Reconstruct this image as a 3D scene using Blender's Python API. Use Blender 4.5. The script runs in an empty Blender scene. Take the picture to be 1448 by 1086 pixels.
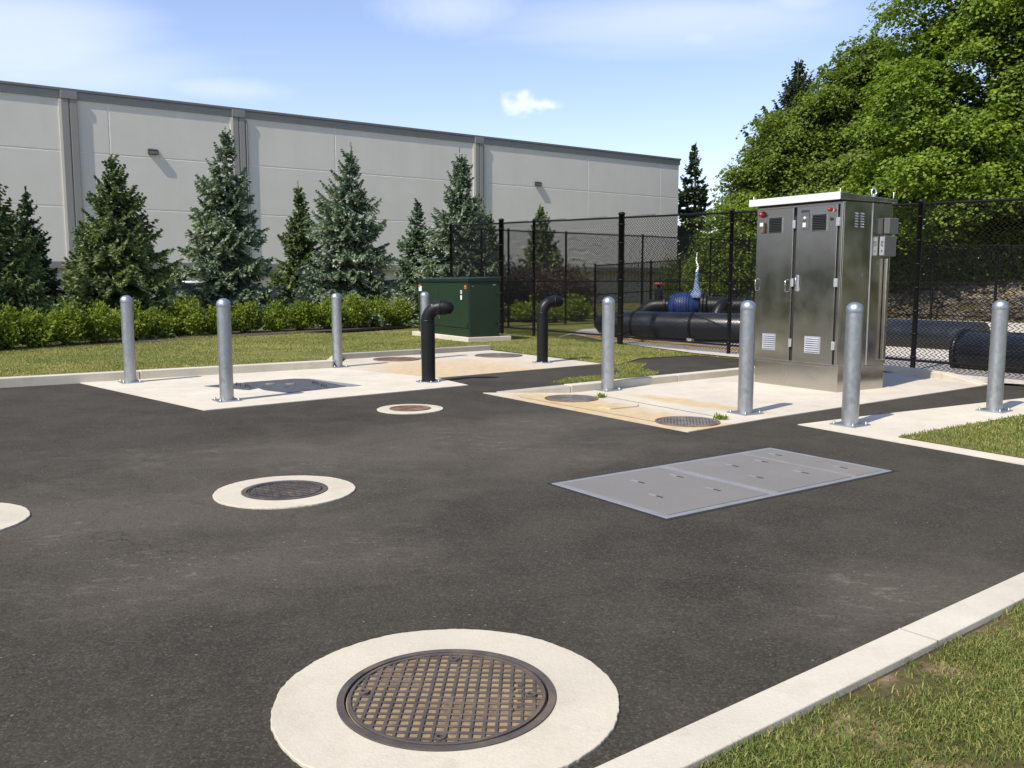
import bpy, bmesh, math, random
import numpy as np
from math import radians, sin, cos, pi, atan2, sqrt
from mathutils import Vector, Matrix

SC = bpy.context.scene
COL = SC.collection
# ------------------------------------------------------------------ camera, world, sun, exposure
F, CX, CY, PITCH, H = 1270.0, 724.0, 543.0, radians(6.65), 1.5
cam = bpy.data.cameras.new("camera")
cam.sensor_width = 36.0; cam.lens = F / 1448.0 * 36.0
cam.clip_start = 0.05; cam.clip_end = 5000
camo = bpy.data.objects.new("camera", cam); COL.objects.link(camo)
camo.location = (0, 0, H); camo.rotation_euler = (pi / 2 - PITCH, 0, 0)
SC.camera = camo

SUN_AZ, SUN_EL = radians(222), radians(49.5)
SKY_STRENGTH, SUN_STRENGTH, EXPOSURE = 0.15, 4.2, 0.54
world = bpy.data.worlds.new("World"); SC.world = world; world.use_nodes = True
nt = world.node_tree; nt.nodes.clear()
wo = nt.nodes.new("ShaderNodeOutputWorld"); bg = nt.nodes.new("ShaderNodeBackground")
sky = nt.nodes.new("ShaderNodeTexSky"); sky.sky_type = 'NISHITA'; sky.sun_disc = False
sky.sun_elevation = SUN_EL; sky.sun_rotation = SUN_AZ
sky.air_density = 1.0; sky.dust_density = 0.45; sky.ozone_density = 1.0; sky.altitude = 100
bg.inputs['Strength'].default_value = SKY_STRENGTH
nt.links.new(bg.outputs[0], wo.inputs[0])
# thin cirrus and one small cumulus, as directions in the sky dome
def wn(t, **kw):
    n = nt.nodes.new(t)
    for k, v in kw.items(): setattr(n, k, v)
    return n
def wmath(op, a, b=None, clamp=False):
    n = wn("ShaderNodeMath", operation=op); n.use_clamp = clamp
    for i, x in enumerate((a, b)):
        if x is None: continue
        if isinstance(x, (int, float)): n.inputs[i].default_value = x
        else: nt.links.new(x, n.inputs[i])
    return n.outputs[0]
def wramp(x, lo, hi):
    n = wn("ShaderNodeMapRange"); n.interpolation_type = 'SMOOTHSTEP'
    nt.links.new(x, n.inputs[0]); n.inputs[1].default_value = lo; n.inputs[2].default_value = hi
    return n.outputs[0]
tc = wn("ShaderNodeTexCoord")
sx = wn("ShaderNodeSeparateXYZ"); nt.links.new(tc.outputs['Generated'], sx.inputs[0])
zc = wmath('MAXIMUM', sx.outputs[2], 0.03)
u = wmath('DIVIDE', sx.outputs[0], wmath('ADD', zc, 0.12)); v = wmath('DIVIDE', sx.outputs[1], wmath('ADD', zc, 0.12))
cv = wn("ShaderNodeCombineXYZ"); nt.links.new(u, cv.inputs[0]); nt.links.new(v, cv.inputs[1])
mp = wn("ShaderNodeMapping"); nt.links.new(cv.outputs[0], mp.inputs[0])
mp.inputs['Rotation'].default_value = (0, 0, radians(52)); mp.inputs['Scale'].default_value = (0.30, 1.0, 1)
mp.inputs['Location'].default_value = (3.1, 0.7, 0)
no = wn("ShaderNodeTexNoise"); nt.links.new(mp.outputs[0], no.inputs[0])
no.inputs['Scale'].default_value = 0.75; no.inputs['Detail'].default_value = 7; no.inputs['Roughness'].default_value = 0.52
no.inputs['Distortion'].default_value = 0.5
cir = wramp(no.outputs[0], 0.42, 0.82)
cirrus = wmath('ADD', wmath('MULTIPLY', cir, 0.62), 0.05)
def dirpx(px, py):
    d = Vector((1, 0, 0)) * ((px - CX) / F) + Vector((0, sin(PITCH), cos(PITCH))) * (-(py - CY) / F) + Vector((0, cos(PITCH), -sin(PITCH)))
    return d.normalized()
def bank(px, py, rx, rz, amp):
    """soft bank of cirrus round a direction: elliptical mask times wispy noise"""
    c = dirpx(px, py)
    s = wn("ShaderNodeVectorMath", operation='SUBTRACT'); nt.links.new(tc.outputs['Generated'], s.inputs[0]); s.inputs[1].default_value = c
    m = wn("ShaderNodeVectorMath", operation='MULTIPLY'); nt.links.new(s.outputs[0], m.inputs[0]); m.inputs[1].default_value = (1 / rx, 0, 1 / rz)
    l = wn("ShaderNodeVectorMath", operation='LENGTH'); nt.links.new(m.outputs[0], l.inputs[0])
    k = wn("ShaderNodeTexNoise"); nt.links.new(mp.outputs[0], k.inputs[0]); k.inputs['Scale'].default_value = 1.6; k.inputs['Detail'].default_value = 6
    k.inputs['Roughness'].default_value = 0.55
    d = wmath('SUBTRACT', wmath('SUBTRACT', 1.0, l.outputs['Value']), wmath('MULTIPLY', wmath('SUBTRACT', k.outputs[0], 0.5), -1.5))
    return wmath('MULTIPLY', wramp(d, 0.0, 1.0), amp)
b1 = bank(20, 60, 0.15, 0.09, 0.62); b2 = bank(980, 20, 0.30, 0.05, 0.55); b3 = bank(130, 110, 0.20, 0.05, 0.5)
cirrus = wmath('MAXIMUM', cirrus, wmath('MAXIMUM', b1, wmath('MAXIMUM', b2, b3)))
# cumulus puff
def puff(px, py, rx, rz):
    c = dirpx(px, py)
    s = wn("ShaderNodeVectorMath", operation='SUBTRACT'); nt.links.new(tc.outputs['Generated'], s.inputs[0]); s.inputs[1].default_value = c
    m = wn("ShaderNodeVectorMath", operation='MULTIPLY'); nt.links.new(s.outputs[0], m.inputs[0]); m.inputs[1].default_value = (1 / rx, 0.0, 1 / rz)
    l = wn("ShaderNodeVectorMath", operation='LENGTH'); nt.links.new(m.outputs[0], l.inputs[0])
    return wmath('SUBTRACT', 1.0, l.outputs['Value'])
k2 = wn("ShaderNodeTexNoise"); nt.links.new(tc.outputs['Generated'], k2.inputs[0]); k2.inputs['Scale'].default_value = 75; k2.inputs['Detail'].default_value = 5
kk = wmath('MULTIPLY', wmath('SUBTRACT', k2.outputs[0], 0.5), 1.7)
pf = wmath('MAXIMUM', puff(733, 147, 0.026, 0.016), wmath('MAXIMUM', puff(765, 148, 0.024, 0.008), puff(738, 138, 0.013, 0.009)))
cum = wmath('MULTIPLY', wramp(wmath('ADD', pf, kk), 0.0, 0.95), 0.8)
stk = None
for (px, py, rx, rz) in ((985, 52, .040, .010), (1030, 34, .046, .012), (1075, 17, .048, .013), (1125, 2, .05, .014), (905, 20, .06, .012), (640, 12, .08, .02), (110, 108, .06, .014), (310, 125, .07, .010)):
    p_ = wmath('MULTIPLY', wramp(wmath('ADD', puff(px, py, rx * 1.5, rz * 1.9), wmath('MULTIPLY', kk, 0.18)), 0.0, 1.0), 0.5)
    stk = p_ if stk is None else wmath('MAXIMUM', stk, p_)
cirrus = wmath('MAXIMUM', cirrus, stk)
mix1 = wn("ShaderNodeMixRGB"); nt.links.new(cirrus, mix1.inputs[0]); tint = wn('ShaderNodeMixRGB', blend_type='MULTIPLY'); tint.inputs[0].default_value = 1.0; nt.links.new(sky.outputs[0], tint.inputs[1]); tint.inputs[2].default_value = (0.92, 0.85, 0.94, 1); nt.links.new(tint.outputs[0], mix1.inputs[1]); mix1.inputs[2].default_value = (4.3, 4.7, 5.7, 1)
mix2 = wn("ShaderNodeMixRGB"); nt.links.new(cum, mix2.inputs[0]); nt.links.new(mix1.outputs[0], mix2.inputs[1]); mix2.inputs[2].default_value = (4.9, 5.2, 5.8, 1)
nt.links.new(mix2.outputs[0], bg.inputs[0])

sun = bpy.data.lights.new("sun", 'SUN'); sun.energy = SUN_STRENGTH; sun.angle = radians(0.53); sun.color = (1.0, 0.935, 0.83)
suno = bpy.data.objects.new("sun", sun); COL.objects.link(suno)
SUND = Vector((sin(SUN_AZ) * cos(SUN_EL), cos(SUN_AZ) * cos(SUN_EL), sin(SUN_EL)))
suno.rotation_euler = (-SUND).to_track_quat('-Z', 'Y').to_euler(); suno.location = (-20, -20, 30)
SC.view_settings.view_transform = 'Standard'; SC.view_settings.look = 'None'
SC.view_settings.gamma = 1.0; SC.view_settings.exposure = EXPOSURE
SC.view_settings.use_curve_mapping = False

# ------------------------------------------------------------------ geometry helpers
def ray(px, py):
    xc, yc = (px - CX) / F, -(py - CY) / F
    return Vector((xc, sin(PITCH) * yc + cos(PITCH), cos(PITCH) * yc - sin(PITCH)))
def G(px, py, z=0.0):
    d = ray(px, py); t = (z - H) / d.z
    return Vector((d.x * t, d.y * t, z))
def atY(px, py, Y):
    d = ray(px, py); t = Y / d.y
    return Vector((d.x * t, Y, H + d.z * t))
AZ = radians(54.9)
E1 = Vector((cos(AZ), -sin(AZ), 0)); E2 = Vector((sin(AZ), cos(AZ), 0)); ROT = -AZ   # grid axes: x toward viewer-right, y away-right

class MB:
    def __init__(s): s.v = []; s.f = []; s.sm = []
    def add(s, vs, fs, smooth=False):
        b = len(s.v); s.v += [tuple(p) for p in vs]
        for f in fs: s.f.append(tuple(b + i for i in f)); s.sm.append(smooth)
        return s
    def prism(s, poly, z0, z1):
        n = len(poly)
        a = 0.5 * sum(poly[i][0] * poly[(i + 1) % n][1] - poly[(i + 1) % n][0] * poly[i][1] for i in range(n))
        if a < 0: poly = list(reversed(poly))
        zt = z1 if isinstance(z1, (list, tuple)) else [z1] * n
        if a < 0 and isinstance(z1, (list, tuple)): zt = list(reversed(z1))
        vs = [(p[0], p[1], z0) for p in poly] + [(p[0], p[1], zt[i]) for i, p in enumerate(poly)]
        fs = [tuple(range(n - 1, -1, -1)), tuple(range(n, 2 * n))] + [(i, (i + 1) % n, n + (i + 1) % n, n + i) for i in range(n)]
        return s.add(vs, fs)
    def box(s, x0, x1, y0, y1, z0, z1):
        return s.prism([(x0, y0), (x1, y0), (x1, y1), (x0, y1)], z0, z1)
    def tube(s, pts, r, n=12, cap=True, smooth=True):
        pts = [Vector(p) for p in pts]; m = len(pts); rs = r if isinstance(r, (list, tuple)) else [r] * m
        vs = []; prev = None
        for i, p in enumerate(pts):
            t = (pts[min(i + 1, m - 1)] - pts[max(i - 1, 0)]).normalized()
            if prev is None:
                ref = Vector((0, 0, 1)) if abs(t.z) < 0.9 else Vector((1, 0, 0))
                a = t.cross(ref).normalized()
            else: a = (prev - t * prev.dot(t)).normalized()
            prev = a; b = t.cross(a)
            vs += [p + (a * cos(2 * pi * k / n) + b * sin(2 * pi * k / n)) * rs[i] for k in range(n)]
        fs = [(i * n + k, i * n + (k + 1) % n, (i + 1) * n + (k + 1) % n, (i + 1) * n + k) for i in range(m - 1) for k in range(n)]
        s.add(vs, fs, smooth)
        if cap:
            s.add(vs[:n], [tuple(range(n - 1, -1, -1))]); s.add(vs[-n:], [tuple(range(n))])
        return s
    def lathe(s, prof, n=24, loc=(0, 0, 0), smooth=True, axis=None):
        """prof: (r,z) pairs, z up, revolved about z (or about axis)"""
        q = Vector((0, 0, 1)).rotation_difference(Vector(axis)) if axis is not None else None
        vs = []
        for r, z in prof:
            for k in range(n):
                p = Vector((r * cos(2 * pi * k / n), r * sin(2 * pi * k / n), z))
                if q: p = q @ p
                vs.append(p + Vector(loc))
        fs = [(i * n + k, i * n + (k + 1) % n, (i + 1) * n + (k + 1) % n, (i + 1) * n + k) for i in range(len(prof) - 1) for k in range(n)]
        s.add(vs, fs, smooth)
        if prof[0][0] > 1e-6: s.add(vs[:n], [tuple(range(n - 1, -1, -1))])
        if prof[-1][0] > 1e-6: s.add(vs[-n:], [tuple(range(n))])
        return s
    def ring(s, r0, r1, z0, z1, n=64, wob=0.0, seed=0, c=(0, 0)):
        rnd = random.Random(seed); ph = [rnd.uniform(0, 6.28) for _ in range(5)]
        def w(a): return 1 + wob * (sin(3 * a + ph[0]) + 0.6 * sin(7 * a + ph[1]) + 0.5 * sin(13 * a + ph[2]) + 0.4 * sin(29 * a + ph[3]) + 0.5 * sin(61 * a + ph[4]) * sin(5 * a + ph[1]) + rnd.uniform(-.45, .45))
        vs = []
        for r, z, k in ((r1, z0, 1), (r1, z1, 1), (r0, z1, 0), (r0, z0, 0)):
            for i in range(n):
                a = 2 * pi * i / n; rr = r * (w(a) if k else 1)
                vs.append((c[0] + rr * cos(a), c[1] + rr * sin(a), z))
        fs = [(j * n + i, j * n + (i + 1) % n, (j + 1) * n + (i + 1) % n, (j + 1) * n + i) for j in range(3) for i in range(n)]
        return s.add(vs, fs)
    def build(s, name, m, parent=None, bevel=0.0, segs=2):
        me = bpy.data.meshes.new(name); me.from_pydata(s.v, [], s.f)
        me.polygons.foreach_set('use_smooth', s.sm); me.materials.append(m); me.update()
        o = bpy.data.objects.new(name, me); COL.objects.link(o)
        if parent is not None: o.parent = parent
        if bevel:
            b = o.modifiers.new("bevel", 'BEVEL'); b.width = bevel; b.segments = segs; b.limit_method = 'ANGLE'; b.angle_limit = radians(40)
        return o
def np_obj(name, verts, faces, m, parent=None, attr=None):
    """faces: (M,k) int array, all polygons with k corners"""
    me = bpy.data.meshes.new(name); k = faces.shape[1]; M = len(faces)
    me.vertices.add(len(verts)); me.vertices.foreach_set('co', np.ascontiguousarray(verts, dtype=np.float32).ravel())
    me.loops.add(M * k); me.loops.foreach_set('vertex_index', np.ascontiguousarray(faces, dtype=np.int32).ravel())
    me.polygons.add(M); me.polygons.foreach_set('loop_start', np.arange(0, M * k, k, dtype=np.int32))
    me.polygons.foreach_set('loop_total', np.full(M, k, dtype=np.int32))
    me.materials.append(m); me.update(calc_edges=True)
    if attr is not None:
        a = me.attributes.new('tip', 'FLOAT', 'POINT'); a.data.foreach_set('value', np.ascontiguousarray(attr, dtype=np.float32))
    o = bpy.data.objects.new(name, me); COL.objects.link(o)
    if parent is not None: o.parent = parent
    return o
def tag(o, label=None, cat=None, group=None, kind=None):
    if label: o['label'] = label
    if cat: o['category'] = cat
    if group: o['group'] = group
    if kind: o['kind'] = kind
    return o
def thing(name, label, cat, loc=(0, 0, 0), rot=0.0, group=None):
    o = bpy.data.objects.new(name, None); COL.objects.link(o); o.empty_display_size = 0.2
    o.location = loc; o.rotation_euler = (0, 0, rot)
    return tag(o, label, cat, group)
def copy_thing(root, loc, rot, label):
    r = root.copy(); COL.objects.link(r); r.location = loc; r.rotation_euler = (0, 0, rot); r['label'] = label
    for ch in list(root.children):
        c = ch.copy(); COL.objects.link(c); c.parent = r
        for g in list(ch.children):
            d = g.copy(); COL.objects.link(d); d.parent = c
    return r

# ------------------------------------------------------------------ materials
class NT:
    def __init__(s, name):
        s.m = bpy.data.materials.new(name); s.m.use_nodes = True; s.t = s.m.node_tree
        s.b = s.t.nodes['Principled BSDF']; s.out = s.t.nodes['Material Output']
        s.co = s.t.nodes.new("ShaderNodeTexCoord").outputs['Object']
    def n(s, t, **kw):
        x = s.t.nodes.new(t)
        for k, v in kw.items(): setattr(x, k, v)
        return x
    def l(s, a, b): s.t.links.new(a, b)
    def noise(s, scale, detail=4, rough=0.55, co=None, dist=0.0):
        x = s.n("ShaderNodeTexNoise"); s.l(co or s.co, x.inputs[0]); x.inputs['Scale'].default_value = scale
        x.inputs['Detail'].default_value = detail; x.inputs['Roughness'].default_value = rough; x.inputs['Distortion'].default_value = dist
        return x.outputs[0]
    def ramp(s, x, lo, hi, a=0.0, b=1.0):
        r = s.n("ShaderNodeMapRange"); s.l(x, r.inputs[0])
        for i, q in enumerate((lo, hi, a, b)): r.inputs[i + 1].default_value = q
        return r.outputs[0]
    def mixc(s, fac, a, b, mode='MIX'):
        r = s.n("ShaderNodeMixRGB", blend_type=mode)
        for i, q in enumerate((fac, a, b)):
            if isinstance(q, (int, float)): r.inputs[i].default_value = q
            elif isinstance(q, tuple): r.inputs[i].default_value = (*q, 1)
            else: s.l(q, r.inputs[i])
        return r.outputs[0]
    def math(s, op, a, b=None):
        r = s.n("ShaderNodeMath", operation=op)
        for i, q in enumerate((a, b)):
            if q is None: continue
            if isinstance(q, (int, float)): r.inputs[i].default_value = q
            else: s.l(q, r.inputs[i])
        return r.outputs[0]
    def mapping(s, scale=(1, 1, 1), rot=0.0):
        r = s.n("ShaderNodeMapping"); s.l(s.co, r.inputs[0]); r.inputs['Scale'].default_value = scale; r.inputs['Rotation'].default_value = (0, 0, rot)
        return r.outputs[0]
    def bump(s, h, strength, dist=0.01):
        r = s.n("ShaderNodeBump"); s.l(h, r.inputs['Height']); r.inputs['Strength'].default_value = strength; r.inputs['Distance'].default_value = dist
        s.l(r.outputs[0], s.b.inputs['Normal'])
    def color(s, c): s.l(c, s.b.inputs['Base Color'])
    def setp(s, rough=None, metal=None, spec=None):
        if rough is not None: s.b.inputs['Roughness'].default_value = rough
        if metal is not None: s.b.inputs['Metallic'].default_value = metal
        if spec is not None: s.b.inputs['Specular IOR Level'].default_value = spec
        return s
def mul(c, k): return tuple(x * k for x in c)
def surf(name, c, rough=0.6, metal=0.0, var=0.12, scale=6.0, bump=0.0, bscale=60.0, spec=None, rvar=0.0, dirt=None, dirt_amt=0.3):
    s = NT(name); s.setp(rough, metal, spec)
    col = s.mixc(s.ramp(s.noise(scale, 6, 0.6), 0.3, 0.7), mul(c, 1 - var), mul(c, 1 + var))
    if dirt: col = s.mixc(s.ramp(s.noise(scale * 0.4, 6, 0.7), 0.52, 0.75, 0, dirt_amt), col, dirt)
    s.color(col)
    if rvar: s.l(s.ramp(s.noise(scale * 1.7, 5), 0.3, 0.7, rough - rvar, rough + rvar), s.b.inputs['Roughness'])
    if bump: s.bump(s.noise(bscale, 5, 0.6), bump, 0.01)
    return s.m
def m_asphalt():
    s = NT("asphalt"); s.setp(0.93, 0, 0.18)
    base = s.mixc(s.ramp(s.noise(0.45, 5, 0.6), 0.3, 0.7), (0.0245, 0.0213, 0.0164), (0.044, 0.0382, 0.0290))
    base = s.mixc(s.ramp(s.noise(1.5, 7, 0.68, dist=0.5), 0.40, 0.68, 0, 0.85), base, (0.058, 0.0505, 0.039))
    # worn, dusty zones where vehicles turn
    nz = s.noise(1.1, 6, 0.62, dist=0.6); wear = None
    for (px, py, rx, ry) in ((190, 720, 2.2, 1.2), (620, 640, 2.4, 1.3), (420, 640, 2.0, 0.9), (330, 800, 1.2, 0.7), (760, 600, 1.8, 0.8), (1290, 840, 0.9, 0.5)):
        q = G(px, py); mp_ = s.n("ShaderNodeMapping"); mp_.vector_type = 'TEXTURE'; s.l(s.co, mp_.inputs[0])
        mp_.inputs['Location'].default_value = (q.x, q.y, 0); mp_.inputs['Rotation'].default_value = (0, 0, radians(25)); mp_.inputs['Scale'].default_value = (rx, ry, 50)
        ln = s.n("ShaderNodeVectorMath", operation='LENGTH'); s.l(mp_.outputs[0], ln.inputs[0])
        d = s.ramp(s.math('SUBTRACT', s.math('ADD', 1.0, s.math('MULTIPLY', s.math('SUBTRACT', nz, 0.5), 2.4)), ln.outputs['Value']), -0.2, 0.8)
        wear = d if wear is None else s.math('MAXIMUM', wear, d)
    base = s.mixc(s.math('MULTIPLY', wear, 0.66), base, (0.098, 0.086, 0.068))
    # hairline cracks
    cw = s.n("ShaderNodeVectorMath", operation='ADD'); s.l(s.co, cw.inputs[0]); wob = s.n("ShaderNodeTexNoise"); s.l(s.co, wob.inputs[0]); wob.inputs['Scale'].default_value = 1.7; wob.inputs['Detail'].default_value = 6
    wv = s.n("ShaderNodeVectorMath", operation='SCALE'); s.l(wob.outputs['Color'], wv.inputs[0]); wv.inputs['Scale'].default_value = 0.7; s.l(wv.outputs[0], cw.inputs[1])
    vc = s.n("ShaderNodeTexVoronoi", feature='DISTANCE_TO_EDGE'); s.l(cw.outputs[0], vc.inputs[0]); vc.inputs['Scale'].default_value = 0.26
    base = s.mixc(s.math('MULTIPLY', s.ramp(vc.outputs['Distance'], 0.0010, 0.0026, 0.35, 0.0), s.ramp(s.noise(0.5, 3), 0.5, 0.56)), base, (0.010, 0.009, 0.008))
    # pale scuffs stretched along the driving direction
    sc = s.noise(3.0, 7, 0.72, co=s.mapping((0.8, 1.25, 1), radians(20)), dist=0.7)
    zone = s.ramp(s.noise(0.35, 3), 0.42, 0.66)
    base = s.mixc(s.math('MULTIPLY', s.ramp(sc, 0.48, 0.72, 0, 0.7), s.math('MULTIPLY', zone, s.math('ADD', s.math('MULTIPLY', wear, 0.85), 0.15))), base, (0.150, 0.134, 0.112))
    sc2 = s.noise(9.0, 6, 0.75, co=s.mapping((0.6, 1.2, 1), radians(35)), dist=1.2)
    base = s.mixc(s.math('MULTIPLY', s.ramp(sc2, 0.54, 0.70, 0, 0.75), s.math('MULTIPLY', s.ramp(s.noise(0.8, 3), 0.45, 0.60), s.math('ADD', s.math('MULTIPLY', wear, 0.9), 0.10))), base, (0.22, 0.20, 0.17))
    # aggregate
    vo = s.n("ShaderNodeTexVoronoi"); s.l(s.co, vo.inputs[0]); vo.inputs['Scale'].default_value = 110
    sep = s.n("ShaderNodeSeparateColor"); s.l(vo.outputs['Color'], sep.inputs[0])
    base = s.mixc(s.ramp(sep.outputs[0], 0.0, 1.0, -0.05, 0.50), base, s.mixc(sep.outputs[1], (0.012, 0.0108, 0.0085), (0.125, 0.110, 0.086)))
    vo2 = s.n("ShaderNodeTexVoronoi"); s.l(s.co, vo2.inputs[0]); vo2.inputs['Scale'].default_value = 26
    sp2 = s.n("ShaderNodeSeparateColor"); s.l(vo2.outputs['Color'], sp2.inputs[0])
    fleck = s.math('MULTIPLY', s.ramp(sp2.outputs[0], 0.95, 0.96), s.ramp(vo2.outputs['Distance'], 0.16, 0.10))
    base = s.mixc(s.math('MULTIPLY', fleck, 0.55), base, (0.33, 0.31, 0.28))
    s.color(base)
    h = s.math('ADD', s.math('MULTIPLY', vo.outputs['Distance'], -0.55), s.noise(220, 3, 0.6))
    h = s.math('ADD', h, s.math('MULTIPLY', s.noise(14, 4), 0.7))
    s.bump(h, 0.55, 0.006)
    return s.m
def m_concrete(name, c, stain=None, stain_c=(0.40, 0.29, 0.15), amt=0.8, grain=1.0):
    """stain: list of (x,y,rx,ry) world ellipses, noise-edged, of sandy silt"""
    s = NT(name); s.setp(0.88, 0, 0.25)
    col = s.mixc(s.ramp(s.noise(1.3, 6, 0.6), 0.3, 0.7), mul(c, 0.86), mul(c, 1.06))
    col = s.mixc(s.ramp(s.noise(4, 7, 0.72), 0.50, 0.78, 0, 0.55), col, mul((c[0], c[1] * 0.95, c[2] * 0.86), 0.68))
    col = s.mixc(s.ramp(s.noise(55, 4, 0.7), 0.3, 0.7, 0, 0.22 * grain), col, mul(c, 0.62))
    col = s.mixc(s.ramp(s.noise(17, 6, 0.75), 0.62, 0.72, 0, 0.35), col, mul(c, 0.45))
    if stain:
        nz = s.noise(2.6, 6, 0.65, dist=0.5)
        for (x, y, rx, ry, rot) in stain:
            mp_ = s.n("ShaderNodeMapping"); mp_.vector_type = 'TEXTURE'; s.l(s.co, mp_.inputs[0])
            mp_.inputs['Location'].default_value = (x, y, 0); mp_.inputs['Rotation'].default_value = (0, 0, rot); mp_.inputs['Scale'].default_value = (rx, ry, 50)
            ln = s.n("ShaderNodeVectorMath", operation='LENGTH'); s.l(mp_.outputs[0], ln.inputs[0])
            d = s.math('SUBTRACT', s.math('ADD', 1.0, s.math('MULTIPLY', s.math('SUBTRACT', nz, 0.5), 1.6)), ln.outputs['Value'])
            col = s.mixc(s.ramp(d, -0.1, 0.5, 0, amt), col, s.mixc(s.ramp(s.noise(7, 5), 0.35, 0.65), stain_c, mul(stain_c, 1.25)))
    s.color(col); s.bump(s.noise(70, 6, 0.7), 0.35 * grain, 0.008)
    return s.m
def m_leaf(name, c0, c1, trans=0.35, rough=0.55, tipc=None):
    s = NT(name); s.t.nodes.remove(s.b)
    g = s.n("ShaderNodeNewGeometry"); rnd = g.outputs['Random Per Island']
    col = s.mixc(rnd, c0, c1)
    col = s.mixc(s.ramp(s.noise(0.9, 3), 0.35, 0.65, 0, 0.5), col, mul(c0, 0.8))
    if tipc:
        at = s.n("ShaderNodeAttribute"); at.attribute_name = 'tip'
        col = s.mixc(at.outputs['Fac'], col, tipc)
    d = s.n("ShaderNodeBsdfPrincipled"); s.l(col, d.inputs['Base Color']); d.inputs['Roughness'].default_value = rough
    d.inputs['Specular IOR Level'].default_value = 0.3
    tr = s.n("ShaderNodeBsdfTranslucent"); s.l(s.mixc(1.0, col, (1.15, 1.2, 0.55), 'MULTIPLY'), tr.inputs[0])
    mx = s.n("ShaderNodeMixShader"); mx.inputs[0].default_value = trans
    s.l(d.outputs[0], mx.inputs[1]); s.l(tr.outputs[0], mx.inputs[2]); s.l(mx.outputs[0], s.out.inputs[0])
    return s.m
def m_lawn(name, g0, g1, dry, soil, bare=0.62):
    s = NT(name); s.setp(0.95, 0, 0.1)
    col = s.mixc(s.ramp(s.noise(1.2, 5), 0.3, 0.7), g0, g1)
    col = s.mixc(s.ramp(s.noise(0.6, 5, 0.6), 0.42, 0.68, 0, 0.9), col, dry)
    col = s.mixc(s.ramp(s.noise(24, 5, 0.7), 0.35, 0.7, 0, 0.7), col, mul(g0, 0.45))
    col = s.mixc(s.ramp(s.noise(1.9, 4), bare, bare + 0.06), col, soil)
    s.color(col); s.bump(s.noise(45, 6, 0.75), 0.9, 0.03)
    return s.m
def m_gravel():
    s = NT("gravel"); s.setp(0.9, 0, 0.2)
    vo = s.n("ShaderNodeTexVoronoi"); s.l(s.co, vo.inputs[0]); vo.inputs['Scale'].default_value = 38
    sp = s.n("ShaderNodeSeparateColor"); s.l(vo.outputs['Color'], sp.inputs[0])
    col = s.mixc(sp.outputs[0], (0.30, 0.27, 0.235), (0.60, 0.56, 0.50))
    col = s.mixc(s.ramp(s.noise(1.5, 4), 0.4, 0.7, 0, 0.5), col, (0.44, 0.38, 0.31))
    s.color(col); s.bump(vo.outputs['Distance'], -0.8, 0.02)
    return s.m
def m_galv():
    s = NT("galvanized_steel"); s.setp(0.42, 0.88)
    vo = s.n("ShaderNodeTexVoronoi"); s.l(s.mapping((1, 1, 0.55)), vo.inputs[0]); vo.inputs['Scale'].default_value = 42
    sp = s.n("ShaderNodeSeparateColor"); s.l(vo.outputs['Color'], sp.inputs[0])
    col = s.mixc(s.ramp(sp.outputs[0], 0, 1), (0.36, 0.378, 0.39), (0.42, 0.438, 0.45))
    dr = s.noise(5.0, 5, 0.6, co=s.mapping((3, 3, 0.35)))
    col = s.mixc(s.ramp(dr, 0.45, 0.75, 0, 0.3), col, (0.50, 0.52, 0.53))
    col = s.mixc(s.ramp(s.noise(9, 5, 0.7), 0.60, 0.72, 0, 0.35), col, (0.30, 0.32, 0.34))
    s.color(col); s.l(s.ramp(sp.outputs[1], 0, 1, 0.34, 0.48), s.b.inputs['Roughness'])
    s.bump(s.noise(18, 4), 0.12, 0.01)
    return s.m
def m_stainless(name, c=(0.50, 0.485, 0.45), rough=0.20):
    s = NT(name); s.setp(rough, 1.0)
    br = s.noise(2.0, 6, 0.7, co=s.mapping((90, 90, 1.2)))
    col = s.mixc(s.ramp(br, 0.3, 0.7), mul(c, 0.93), mul(c, 1.05))
    col = s.mixc(s.ramp(s.noise(1.6, 5, 0.6), 0.5, 0.8, 0, 0.25), col, mul(c, 0.75))
    s.color(col); s.l(s.ramp(s.noise(3.0, 5), 0.3, 0.7, rough - 0.04, rough + 0.08), s.b.inputs['Roughness'])
    s.b.inputs['Anisotropic'].default_value = 0.45
    b = s.math('ADD', s.math('MULTIPLY', s.noise(1.4, 2), 1.0), s.math('MULTIPLY', br, 0.02))
    s.bump(b, 0.06, 0.05)
    return s.m
def m_wall(name, c):
    s = NT(name); s.setp(0.9, 0, 0.2)
    col = s.mixc(s.ramp(s.noise(0.35, 5, 0.6), 0.3, 0.7), mul(c, 0.95), mul(c, 1.05))
    st = s.noise(1.0, 6, 0.65, co=s.mapping((0.9, 0.9, 0.10)))
    col = s.mixc(s.ramp(st, 0.45, 0.8, 0, 0.25), col, mul(c, 0.78))
    col = s.mixc(s.ramp(s.noise(14, 5, 0.7), 0.4, 0.7, 0, 0.10), col, mul(c, 0.7))
    s.color(col); s.bump(s.noise(40, 5), 0.15, 0.01)
    return s.m
def m_cast(name, c0, c1, dirt, lo=0.5, hi=0.7):
    s = NT(name); s.setp(0.72, 0.15, 0.4)
    col = s.mixc(s.ramp(s.noise(7, 6, 0.65), 0.35, 0.65), c0, c1)
    col = s.mixc(s.ramp(s.noise(4.0, 6, 0.7), lo, hi, 0, 0.8), col, dirt)
    s.color(col); s.bump(s.noise(120, 5, 0.7), 0.4, 0.004)
    return s.m

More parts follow.
